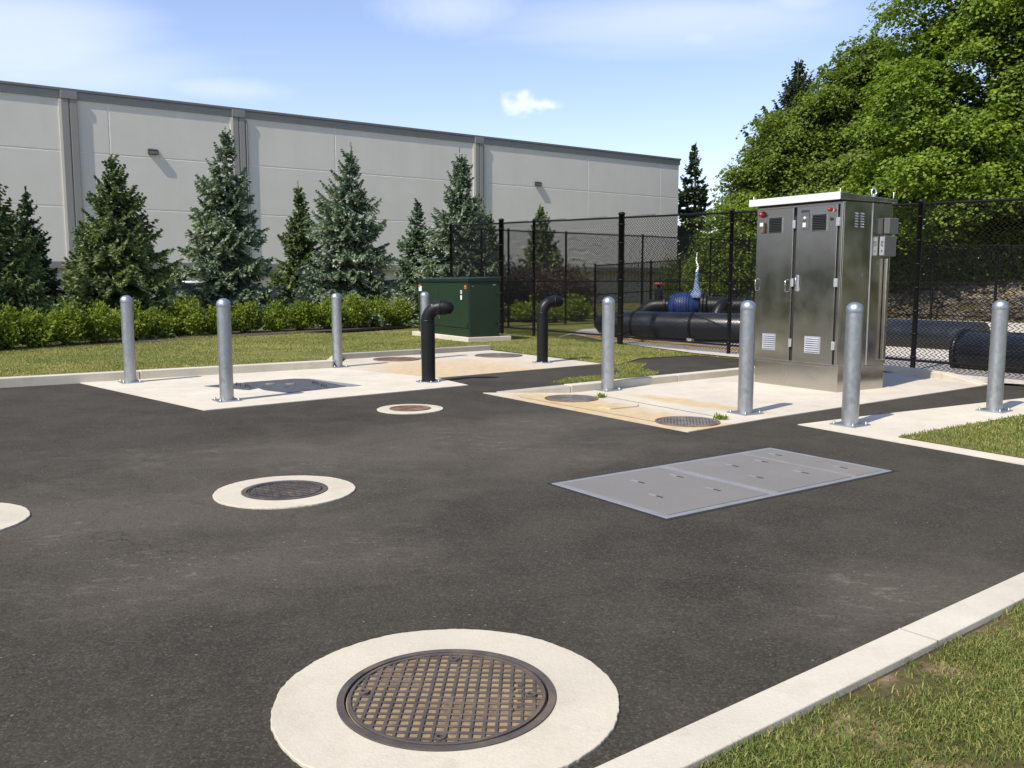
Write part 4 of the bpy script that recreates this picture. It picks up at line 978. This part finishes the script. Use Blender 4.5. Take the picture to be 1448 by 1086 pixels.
for px, py in ((224, 219.5), (759.5, 263)):
    x = bt(px); Y = BP.y + BX.y * x; z = H + (395 - py) / kf * Y
    lb = MB(); lb.prism([(x - .22, -.17), (x + .22, -.17), (x + .22, -.002), (x - .22, -.002)], z - .10, [z + .10, z + .10, z + .16, z + .16])
    lb = lb.build('wall_lamp', M['lamp'], t, bevel=.012)
    MB().box(x - .19, x + .19, -.174, -.171, z - .09, z + .03).build('lens', M['lens'], lb)
# dark glazed strip under the ledge
for px0, px1 in ((236, 268), (180, 210), (300, 330)):
    x0, x1 = bt(px0), bt(px1)
    wf = MB().box(x0, x1, .40, .449, .95, 1.95).build('window', M['coping_dark'], t)
    MB().box(x0 + .06, x1 - .06, .392, .399, 1.0, 1.92).build('pane', M['glass'], wf)

# ------------------------------------------------------------------ white car mostly hidden behind the hedge
cp = P_(256, 395, 34.0)
t = thing('parked_car', 'white parked car mostly hidden between the big spruces behind the hedge', 'car', (cp.x, cp.y, 0), radians(30))
prof = [(-2.2, .35), (-2.22, .75), (-2.05, .92), (-1.35, .98), (-.75, 1.40), (.75, 1.43), (1.5, 1.05), (2.1, .92), (2.25, .7), (2.22, .35)]
mb = MB(); nP = len(prof)
vs = []
for y, k in ((-.86, 1), (-.80, .0), (.80, .0), (.86, 1)):
    for (x, z) in prof: vs.append((x * (1 if k else .985), y * (1 if z < 1.0 else .82), z if k else z + .02))
fs = [(j * nP + i, j * nP + i + 1, (j + 1) * nP + i + 1, (j + 1) * nP + i) for j in range(3) for i in range(nP - 1)]
fs += [tuple(range(nP - 1, -1, -1)), tuple(range(3 * nP, 4 * nP))]
mb.add(vs, fs); mb.build('body', M['car'], t, bevel=.04)
for sy in (-1, 1):
    mb = MB(); mb.add([(-1.15, sy * .868, 1.0), (1.25, sy * .868, 1.0), (.68, sy * .735, 1.37), (-.72, sy * .735, 1.35)], [(0, 1, 2, 3)] if sy < 0 else [(3, 2, 1, 0)]); mb.build('side_window', M['glass'], t)
    for sx_ in (-1.35, 1.4):
        wv = MB().lathe([(.32, -.1), (.33, -.08), (.33, .08), (.32, .1)], 24, (sx_, sy * .78, .33), axis=(0, 1, 0)).build('wheel', M['tyre'], t)
        MB().lathe([(.2, 0), (.19, .012), (.0001, .015)], 16, (sx_, sy * .885, .33), axis=(0, sy, 0)).build('rim', M['alu'], wv)
    MB().box(2.16, 2.25, sy * .72 - .12, sy * .72 + .12, .66, .80).build('headlight', M['alu'], t, bevel=.02)

# ------------------------------------------------------------------ vegetation builders
def quads(C, U, Vv):
    """diamond leaves: centres C, half-length vectors U, half-width vectors Vv"""
    n = len(C); V = np.stack([C - U, C + Vv, C + U, C - Vv], 1).reshape(-1, 3)
    return V, np.arange(4 * n).reshape(n, 4)
def unit(a): return a / (np.linalg.norm(a, axis=-1, keepdims=True) + 1e-9)
def spruce(label, px, py_top, hw, Y, mat_, seed, group='spruces in front of the warehouse', zb=0.0, droop=.20, blade=1.0, dens=1.0, low=.07, expo=.84, bare=.945):
    r = np.random.default_rng(seed); p = atY(px, 395, Y); h = H + (395 - py_top) / kf * Y - zb; R = hw * Y / kf
    t = thing('spruce_tree', label, 'spruce', (p.x, p.y, zb), 0, group)
    MB().tube([(0, 0, -.1), (0.02, 0, h * .4), (0, .01, h * .8), (0, 0, h)], [h * .020, h * .014, h * .006, .006], 8).build('trunk', M['bark'], t)
    C, U, W_, T = [], [], [], []
    ph = r.uniform(0, 6.28, 3); asy = r.uniform(.06, .16); lean = r.normal(0, .012, 2); sag = r.normal(0, .10)
    z = low * h
    while z < h * bare:
        f = 1 - z / h; nb = int((10 if f > .25 else 6) * dens) + r.integers(0, 2)
        a0 = r.uniform(0, 6.28)
        Lm = R * min(1.12, f ** 1.04 * 1.36 + .015) * (1.0 if f < .88 else 1 - (f - .88) * 1.2)
        for k in range(nb):
            az = a0 + 2 * pi * k / nb + r.normal(0, .22); L = Lm * r.uniform(.72, 1.16)
            L *= 1 + asy * sin(az + ph[0]) + asy * .7 * sin(2 * az + ph[1] + z * 1.3)
            if r.random() < .13: L *= .6
            if r.random() < .05: continue
            el = .85 + sag - 1.15 * min(f * 1.9, 1) + r.normal(0, .09)     # top shoots rise, low limbs sag
            o_ = np.array([cos(az), sin(az), 0]); sd = np.array([-sin(az), cos(az), 0]); zj = z + r.normal(0, .06)
            m = max(5, int(L / (.042 * blade)))
            s = np.linspace(.12, 1, m) + r.normal(0, .01, m)
            zz = zj + L * (np.sin(el) * s - droop * np.sin(s * pi) + .16 * np.clip(s - .6, 0, 1) ** 1.2)
            pts = o_[None] * (L * s * np.cos(el * .6))[:, None]; pts[:, 2] += zz; pts[:, :2] += lean[None] * zj
            for side in (-1, 1):
                tl = np.clip(.50 * (1.10 - s) * L + .07, .07, .46) * r.uniform(.65, 1.2, m)
                td = unit(o_[None] * r.uniform(.55, .95, m)[:, None] + sd[None] * side * r.uniform(.5, .9, m)[:, None] + np.array([0, 0, 1])[None] * r.normal(-.10, .14, m)[:, None])
                for q in range(7):
                    fq = (q + .3) / 7; kp = tl > (.045 * q)
                    n = kp.sum()
                    if n == 0: continue
                    c = pts[kp] + td[kp] * (tl[kp] * fq)[:, None]; c[:, 2] += r.normal(0, .012, n) - (.34 * fq * fq * tl[kp])
                    dv = unit(td[kp] + r.normal(0, .38, (n, 3))); wv = unit(np.cross(dv, r.normal(0, 1, (n, 3)) + np.array([0, 0, 1.3])))
                    ln = (.055 + .024 * r.random(n)) * blade * np.clip(tl[kp] / .2, .75, 1.1); wd = .026 * blade * r.uniform(.7, 1.4, n)
                    C.append(c); U.append(dv * ln[:, None]); W_.append(wv * wd[:, None]); T.append(np.clip((fq - .45) * 1.3 + (s[kp] - .55) * .8, 0, .95) * r.uniform(.25, 1, n))
        z += (max(.11, h * .040) if f > .2 else h * .026) * r.uniform(.75, 1.3)
    n = 50; zz = h * r.uniform(.92, 1.0, n); C.append(np.stack([r.normal(0, .012, n), r.normal(0, .012, n), zz], 1))
    dv = unit(r.normal(0, .5, (n, 3)) + np.array([0, 0, .9])); U.append(dv * .05); W_.append(unit(np.cross(dv, r.normal(0, 1, (n, 3)))) * .012); T.append(np.full(n, .5))
    C, U, W_, T = map(np.concatenate, (C, U, W_, T)); V, Q = quads(C, U, W_)
    np_obj('crown', V, Q, M[mat_], t, np.repeat(T, 4))
    return t
SPR = [(-150, 215, 110, 18.5, 'spruce_g', 'dark spruce just outside the left edge of the photograph', dict(blade=1.5)),
       (-10, 238, 92, 20.0, 'spruce_g', 'dark green spruce cut off by the left edge of the photograph', dict(dens=1.15)),
       (44, 266, 46, 25.0, 'spruce_d', 'slim dark spruce between the left edge spruce and the broad green one', {}),
       (166, 222, 100, 23.0, 'spruce_g', 'broad olive green spruce left of the first wall lamp', dict(dens=1.1)),
       (121, 312, 40, 24.6, 'spruce_g', 'small spruce tucked into the left flank of the broad olive spruce', {}),
       (326, 182, 84, 26.0, 'spruce_b', 'tallest blue green spruce below the middle pilaster', dict(dens=1.1)),
       (425, 258, 48, 31.0, 'spruce_g', 'smaller yellow green spruce between the two large blue spruces', dict(blade=1.15)),
       (500, 206, 84, 28.5, 'spruce_b', 'broad blue green spruce behind the third bollard', dict(dens=1.1)),
       (590, 282, 46, 33.5, 'spruce_b', 'short blue spruce between two larger ones left of the transformer', dict(blade=1.2)),
       (651, 212, 74, 32.0, 'spruce_b', 'tall blue green spruce rising behind the corner of the fence', dict(blade=1.12)),
       (693, 298, 38, 36.0, 'spruce_g', 'small green spruce seen through the fence next to the right pilaster', dict(blade=1.3)),
       (764, 290, 50, 40.0, 'spruce_g', 'young spruce behind the fence above the copper shrubs', dict(blade=1.35)),
       (980, 204, 52, 66.0, 'spruce_d', 'lone dark spruce beyond the right end of the warehouse', dict(blade=2.0, dens=1.2, bare=.985)),
       (1118, 92, 120, 62.0, 'spruce_d', 'tall dark conifer whose tip shows over the maple crowns', dict(blade=2.0, dens=1.5, bare=.985))]
for i, (px, py, hw, Y, mm, lab, kw) in enumerate(SPR):
    spruce(lab, px, py, hw, Y, mm, 100 + i, group='spruces by the warehouse', zb=0.09 if px < 600 else 0.0, **kw)

def bush(name, label, cat, p, rx, ry, h, mat_, seed, n=3400, leaf=.030, group=None, shoots=26, rot=0.0):
    r = np.random.default_rng(seed)
    t = thing(name, label, cat, (p.x, p.y, p.z), rot, group)
    sb = MB(); C = []; U = []; W_ = []
    per = n // shoots
    for k in range(shoots):
        a = r.uniform(0, 6.28); q = sqrt(r.random()); top = np.array([cos(a) * rx * q, sin(a) * ry * q, h * (1 - .50 * q * q) * r.uniform(.80, 1.13)])
        base = np.array([top[0] * .35, top[1] * .35, 0.0])
        sb.tube([tuple(base), tuple(base * .4 + top * .6 + np.array([0, 0, -.04])), tuple(top)], [.008, .006, .003], 4)
        s = r.uniform(.12, 1.0, per) ** .75
        c = base[None] * (1 - s)[:, None] + top[None] * s[:, None] + r.normal(0, 1, (per, 3)) * np.array([.085, .085, .05]) * (h / .75)
        c[:, 2] = np.maximum(c[:, 2], .02)
        out = unit(c - np.array([0, 0, h * .35])); dv = unit(r.normal(0, .7, (per, 3)) + out * .7 + np.array([0, 0, .35])); nv = unit(out * .7 + np.array([0, 0, .6]) + r.normal(0, .45, (per, 3)))
        wv = unit(np.cross(dv, nv)); l = leaf * r.uniform(.7, 1.35, per)
        C.append(c); U.append(dv * l[:, None]); W_.append(wv * (l * .52)[:, None])
    sb.build('stems', M['bark'], t)
    C, U, W_ = map(np.concatenate, (C, U, W_)); V, Q = quads(C, U, W_); np_obj('foliage', V, Q, M[mat_], t)
    return t
HX = [(-330, 523), (-255, 518), (-190, 513.5), (-135, 510), (-96, 507.5), (-62, 505), (-28, 500), (14, 497), (62, 494), (104, 490.5), (148, 487), (192, 483), (236, 479.5), (276, 477), (318, 474.5), (360, 472.5), (402, 470.5), (440, 468.5), (478, 466.5), (514, 465), (548, 463.5), (580, 462)]
where = ['farthest outside the left edge', 'second farthest outside the left edge', 'third farthest outside the left edge', 'fourth farthest outside the left edge', 'two shrubs outside the left edge', 'just outside the left edge', 'at the left edge', 'nearest the left edge below the dark spruce', 'in the low gap under the left spruces', 'under the left flank of the broad olive spruce',
         'just left of the first bollard', 'directly behind the first bollard', 'right of the first bollard', 'midway between the first two bollards', 'directly behind the second bollard', 'right of the second bollard',
         'below the smaller yellow green spruce', 'left of the third bollard', 'directly behind the third bollard', 'right of the third bollard', 'second from the transformer', 'touching the left side of the transformer']
rr_ = random.Random(8)
for i, (px, py) in enumerate(HX):
    p = G(px, py, .1); s = rr_.uniform(.80, 1.10) * (0.86 if i == 8 else 1); p = p + Vector((-.35, .5, 0))
    bush('hedge_shrub', 'yellow green hedge shrub ' + where[i], 'shrub', p, (.44 * s), .44 * s, .92 * s, 'bush', 300 + i, n=3600, leaf=.037, group='hedge shrubs along the lawn', shoots=22, rot=ROT)
for i, (x, y) in enumerate(((-23.0, 9.0), (-23.4, 11.2), (-22.6, 13.4), (-23.5, 15.6), (-22.8, 17.8))):  # unseen shrubs, added to give the cabinet front a dark band to reflect
    bush('tall_shrub', ['tall dark shrub outside the left edge, nearest the asphalt', 'second tall dark shrub outside the left edge', 'third tall dark shrub outside the left edge', 'fourth tall dark shrub outside the left edge', 'tall dark shrub outside the left edge, nearest the spruces'][i], 'shrub', Vector((x, y, 0)), 1.5, 1.5, 2.5, 'spruce_d', 380 + i, n=3000, leaf=.14, group='tall shrubs outside the left edge', shoots=30)
mbm = MB(); a_ = G(-62, 503, .1); b_ = G(588, 461, .1); d_ = (b_ - a_).normalized(); n_ = Vector((-d_.y, d_.x, 0)); a_ = a_ - d_ * 4
mbm.prism([tuple((a_ + n_ * .22)[:2]), tuple((b_ + n_ * .22)[:2]), tuple((b_ + n_ * 6.0)[:2]), tuple((a_ + n_ * 6.0)[:2])], .05, .110)
tag(mbm.build('mulch_bed', M['mulch']), kind='structure')  # dark sheet standing in for the shade at the hedge foot
for i, (px, Y, s, h, lab) in enumerate(((738, 34.5, 1.25, 1.75, 'copper leaved shrub nearest the gate posts behind the fence'), (780, 35.5, 1.3, 1.85, 'copper leaved shrub below the young spruce behind the fence'), (812, 36.5, 1.0, 1.6, 'copper leaved shrub farthest right before the pale lower wall'))):
    p = atY(px, 395, Y); p.z = 0; bush('copper_shrub', lab, 'shrub', p, s * 1.1, s * .9, h * 1.28, 'copper', 400 + i, n=5000, leaf=.055, group='copper shrubs behind the fence', shoots=40)
for i, (px, Y, s, h, lab) in enumerate(((745, 31.5, .9, .85, 'low green shrub in front of the copper shrub nearest the gate posts'), (815, 32.0, .75, .95, 'green shrub behind the farther black vent pipe inside the fence'), (775, 31.2, .6, .6, 'smallest green shrub between the copper shrubs and the fence'))):
    p = atY(px, 395, Y); p.z = 0; bush('green_shrub', lab, 'shrub', p, s, s * .8, h, 'bush', 420 + i, n=3200, leaf=.045, group='green shrubs inside the fence', shoots=30)

def leafy_tree(label, px, Y, trunk_h, blobs, nclump, seed, mat_, leaf=.068, per=46, zb=0.0, name='maple_tree', cat='maple', csize=(.45, 1.0)):
    """blobs: (dx,dy,z,rx,ry,rz) in metres about the trunk; sprays of leaves sit mostly near the outside of their union"""
    r = np.random.default_rng(seed); p = atY(px, 395, Y)
    t = thing(name, label, cat, (p.x, p.y, zb), 0, 'trees beyond the pump yard')
    tb = MB(); topz = max(b[2] for b in blobs)
    tb.tube([(0, 0, -.3), (.08, .05, trunk_h * .5), (0, .1, trunk_h), (.2, 0, topz)], [.30, .24, .20, .06], 10)
    B = np.array(blobs); area = (B[:, 3] * B[:, 4] + B[:, 4] * B[:, 5] + B[:, 3] * B[:, 5]); pr = area / area.sum()
    for b in blobs:
        tb.tube([(0, .08, trunk_h * .75), (b[0] * .5, b[1] * .5, trunk_h * .5 + b[2] * .5 - .1), (b[0], b[1], b[2])], [.13, .09, .035], 7)
        for k in range(5):
            d = unit(r.normal(0, 1, 3)); d[2] = abs(d[2]) * .6 - .1
            e = np.array(b[:3]) + d * np.array(b[3:]) * .85; m_ = np.array(b[:3]) * .5 + e * .5 + np.array([0, 0, .2])
            tb.tube([b[:3], tuple(m_), tuple(e)], [.045, .03, .012], 5)
    tb.build('trunk', M['bark'], t)
    C, U, W_ = [], [], []; made = 0; left = 0
    while made < nclump:
        if left > 0:      # more sprays on the same bough
            left -= 1; c = bc + unit(r.normal(0, 1, 3)) * np.array([1.25, 1.25, .38]) * r.random() ** .5 * bs; d = bd; made += 1
        else:
          bi = r.choice(len(B), p=pr); b = B[bi]; d = unit(r.normal(0, 1, 3))
          q = r.uniform(.62, 1.03) if r.random() < .88 else r.uniform(.2, .6)
          c = b[:3] + d * b[3:] * q
          inside = ((np.abs(c - B[:, :3]) / B[:, 3:]) ** 2).sum(1); inside[bi] = 9
          if (inside < .45).any() and r.random() < .8: continue
          made += 1; bc, bd, left, bs = c, d, int(r.integers(3, 8)), r.uniform(.6, 1.1)
        rad = r.uniform(*csize); nrm = unit(np.array([d[0] * .45, d[1] * .45, .95]) + r.normal(0, .18, 3))
        e1 = unit(np.cross(nrm, [0.3, 1, 0.1])); e2 = np.cross(nrm, e1); n = int(per * (rad / .6) ** 1.6)
        a = r.uniform(0, 6.28, n); rr = rad * np.sqrt(r.random(n)) * (1 + .35 * np.sin(a * 3 + r.uniform(0, 6)))
        x = np.cos(a) * rr; y = np.sin(a) * rr; ed = np.clip(rr / rad, 0, 1.2)
        cc = c + e1 * x[:, None] + e2 * y[:, None] * .8 + nrm * (r.normal(0, .055, n) - .62 * ed ** 2 * rad + .12 * rad * np.sin(x * 7 + made) * np.cos(y * 6))[:, None]
        dv = unit(e1 * np.cos(a)[:, None] + e2 * np.sin(a)[:, None] + r.normal(0, .45, (n, 3)) + np.array([0, 0, -.25])); nv = unit(nrm + (e1 * np.cos(a)[:, None] + e2 * np.sin(a)[:, None]) * (ed * .7)[:, None] + r.normal(0, .34, (n, 3))); wv = unit(np.cross(dv, nv))
        l = leaf * r.uniform(.7, 1.35, n); C.append(cc); U.append(dv * l[:, None]); W_.append(wv * (l * .80)[:, None])
    C, U, W_ = map(np.concatenate, (C, U, W_)); V, Q = quads(C, U, W_); np_obj('crown', V, Q, M[mat_], t)
    return t
leafy_tree('huge bright green maple filling the upper right corner above the cabinet', 1395, 36.0, 3.4,
           [(-1.2, -1.0, 5.6, 4.6, 4.0, 2.6), (1.8, 0, 6.5, 4.6, 4.4, 3.2), (-1.9, 0.3, 8.6, 3.5, 3.6, 2.8), (1.4, -.4, 10.2, 4.6, 4.2, 3.6), (-.4, .4, 12.4, 3.6, 3.2, 2.4), (3.4, 0, 13.2, 3.6, 3.4, 3.0), (-3.3, -.4, 4.6, 2.6, 2.6, 1.8)], 2050, 501, 'maple', per=84)
leafy_tree('mid green maple between the huge maple and the tall dark conifer', 1195, 42.0, 3.0,
           [(0, 0, 5.2, 3.6, 3.2, 3.0), (.6, .3, 8.4, 2.9, 2.8, 2.6), (-1.7, 0, 6.6, 2.4, 2.4, 2.0), (1.3, .2, 10.9, 2.1, 2.0, 1.8)], 1200, 502, 'maple2', per=84)
leafy_tree('rounded maple left of the cabinet with olive green crown', 1105, 43.0, 2.2,
           [(0, 0, 4.6, 2.7, 2.6, 2.6), (.5, .2, 7.6, 2.3, 2.2, 2.0), (-.9, 0, 5.6, 1.9, 1.9, 1.7)], 850, 503, 'maple2', per=84)
leafy_tree('low bright green tree at the left end of the maple row', 1036, 41.0, 1.6,
           [(0, 0, 2.9, 1.5, 1.6, 1.9), (-.4, 0, 1.9, 1.3, 1.3, 1.4), (.5, .1, 4.2, 1.0, 1.0, 1.0)], 620, 504, 'maple', per=40, csize=(.3, .6))
leafy_tree('dark green tree filling the gap behind the two middle maples', 1150, 50.0, 2.6, [(0, 0, 4.4, 3.8, 2.6, 3.4), (.8, .3, 8.2, 3.0, 2.6, 2.6), (3.5, 0, 5.2, 3.4, 2.6, 3.6), (4.5, 0, 9.8, 2.8, 2.6, 2.6)], 1000, 511, 'maple2', per=60, leaf=.09)
leafy_tree('dusky green tree at the right edge behind the huge maple', 1500, 33.0, 2.6,
           [(0, 0, 4.6, 3.0, 2.8, 2.6), (.3, .4, 7.6, 2.8, 2.8, 2.8), (.2, .3, 10.6, 2.6, 2.6, 2.6)], 900, 505, 'maple2', per=84)
leafy_tree('maple outside the right edge of the photograph', 2050, 22.0, 2.6, [(0, 0, 4.2, 3.4, 3.2, 3.0), (.3, .4, 7.6, 3.0, 2.8, 2.8)], 900, 506, 'maple2', per=40, leaf=.10)
leafy_tree('second maple outside the right edge of the photograph', 3300, 15.0, 2.6, [(0, 0, 4.2, 3.6, 3.4, 3.2), (.3, .4, 7.6, 3.0, 2.8, 2.8)], 900, 507, 'maple2', per=40, leaf=.10)
leafy_tree('fourth maple outside the right edge of the photograph, between the first two', 2650, 18.0, 2.6, [(0, 0, 3.6, 3.4, 3.2, 3.0), (.3, .4, 7.0, 3.0, 2.8, 2.8)], 900, 509, 'maple2', per=40, leaf=.10)
leafy_tree('fifth maple outside the right edge of the photograph, beside the third', 4100, 11.5, 2.6, [(0, 0, 3.6, 3.4, 3.2, 3.0), (.3, .4, 7.0, 3.0, 2.8, 2.8)], 900, 510, 'maple2', per=40, leaf=.10)
leafy_tree('third maple outside the right edge of the photograph', 5200, 8.5, 2.6, [(0, 0, 4.2, 3.6, 3.4, 3.2), (.3, .4, 7.6, 3.0, 2.8, 2.8)], 900, 508, 'maple2', per=40, leaf=.10)
UND = [(975, 44.0, 1.5, 2.6, 'dense dark understorey shrub at the end of the warehouse wall'), (1015, 43.0, 1.5, 2.2, 'understorey shrub below the low bright tree'), (1065, 42.0, 1.6, 2.4, 'understorey shrub left of the cabinet behind the fence'),
       (1120, 41.0, 1.7, 2.6, 'understorey shrub hidden behind the cabinet doors'), (1180, 39.5, 1.7, 2.8, 'understorey shrub hidden behind the cabinet corner'), (1262, 37.0, 1.8, 2.3, 'understorey shrub right of the cabinet on the rubble bank'), (1330, 36.0, 1.8, 2.4, 'understorey shrub in the middle of the right fence panel'),
       (1398, 35.0, 1.8, 2.9, 'understorey shrub behind the farthest right bollard'), (1455, 34.0, 1.8, 3.2, 'understorey shrub at the right edge above the header pipe'), (1500, 33, 1.8, 3.0, 'understorey shrub beyond the right edge')]
for i, (px, Y, s, h, lab) in enumerate(UND):
    p = atY(px, 395, Y); p.z = .9 if px > 1000 else .2; bush('understorey_shrub', lab, 'shrub', p, s, s, h, 'maple2', 520 + i, n=5200, leaf=.075, group='understorey shrubs', shoots=46)

# ------------------------------------------------------------------ rubble bank behind the yard
e = BE + Vector((cos(AZ), -sin(AZ), 0)) * -1.0; rd = Vector((cos(AZ), -sin(AZ), 0)); rn = Vector((sin(AZ), cos(AZ), 0))
mb = MB(); nx, ny = 60, 14; r = random.Random(4); vs = []
for j in range(ny):
    for i in range(nx):
        p = e + rd * (i * .45 - 1) + rn * (.5 + j * .42); z = -.05 + 1.45 * min(1, (j / 6.0)) ** .8 + r.uniform(-.06, .06)
        vs.append((p.x, p.y, z if j < 13 else z))
mb.add(vs, [(j * nx + i, j * nx + i + 1, (j + 1) * nx + i + 1, (j + 1) * nx + i) for j in range(ny - 1) for i in range(nx - 1)])
tag(mb.build('rubble_bank', M['lawn_near']), kind='structure')
rs = np.random.default_rng(77); V = []; Fq = []; k = 0
base8 = np.array([[-1, -1, -1], [1, -1, -1], [1, 1, -1], [-1, 1, -1], [-1, -1, 1], [1, -1, 1], [1, 1, 1], [-1, 1, 1]], float)
f6 = np.array([[3, 2, 1, 0], [4, 5, 6, 7], [0, 1, 5, 4], [1, 2, 6, 5], [2, 3, 7, 6], [3, 0, 4, 7]])
for _ in range(2600):
    j = rs.uniform(0, 6.3); i = rs.uniform(0, 26); p = e + rd * (i - 1) + rn * (.5 + j * .42); z = -.02 + 1.45 * min(1, j / 6.0) ** .8
    s = rs.uniform(.05, .16); a = rs.uniform(0, 6.28); q = base8 * rs.uniform(.55, 1, (8, 1)) * s * np.array([1.2, .9, .7])
    R_ = np.array([[cos(a), -sin(a), 0], [sin(a), cos(a), 0], [0, 0, 1]]); V.append(q @ R_.T + np.array([p.x, p.y, z])); Fq.append(f6 + k); k += 8
tag(np_obj('rubble_stones', np.concatenate(V), np.concatenate(Fq), M['stone']), kind='stuff')
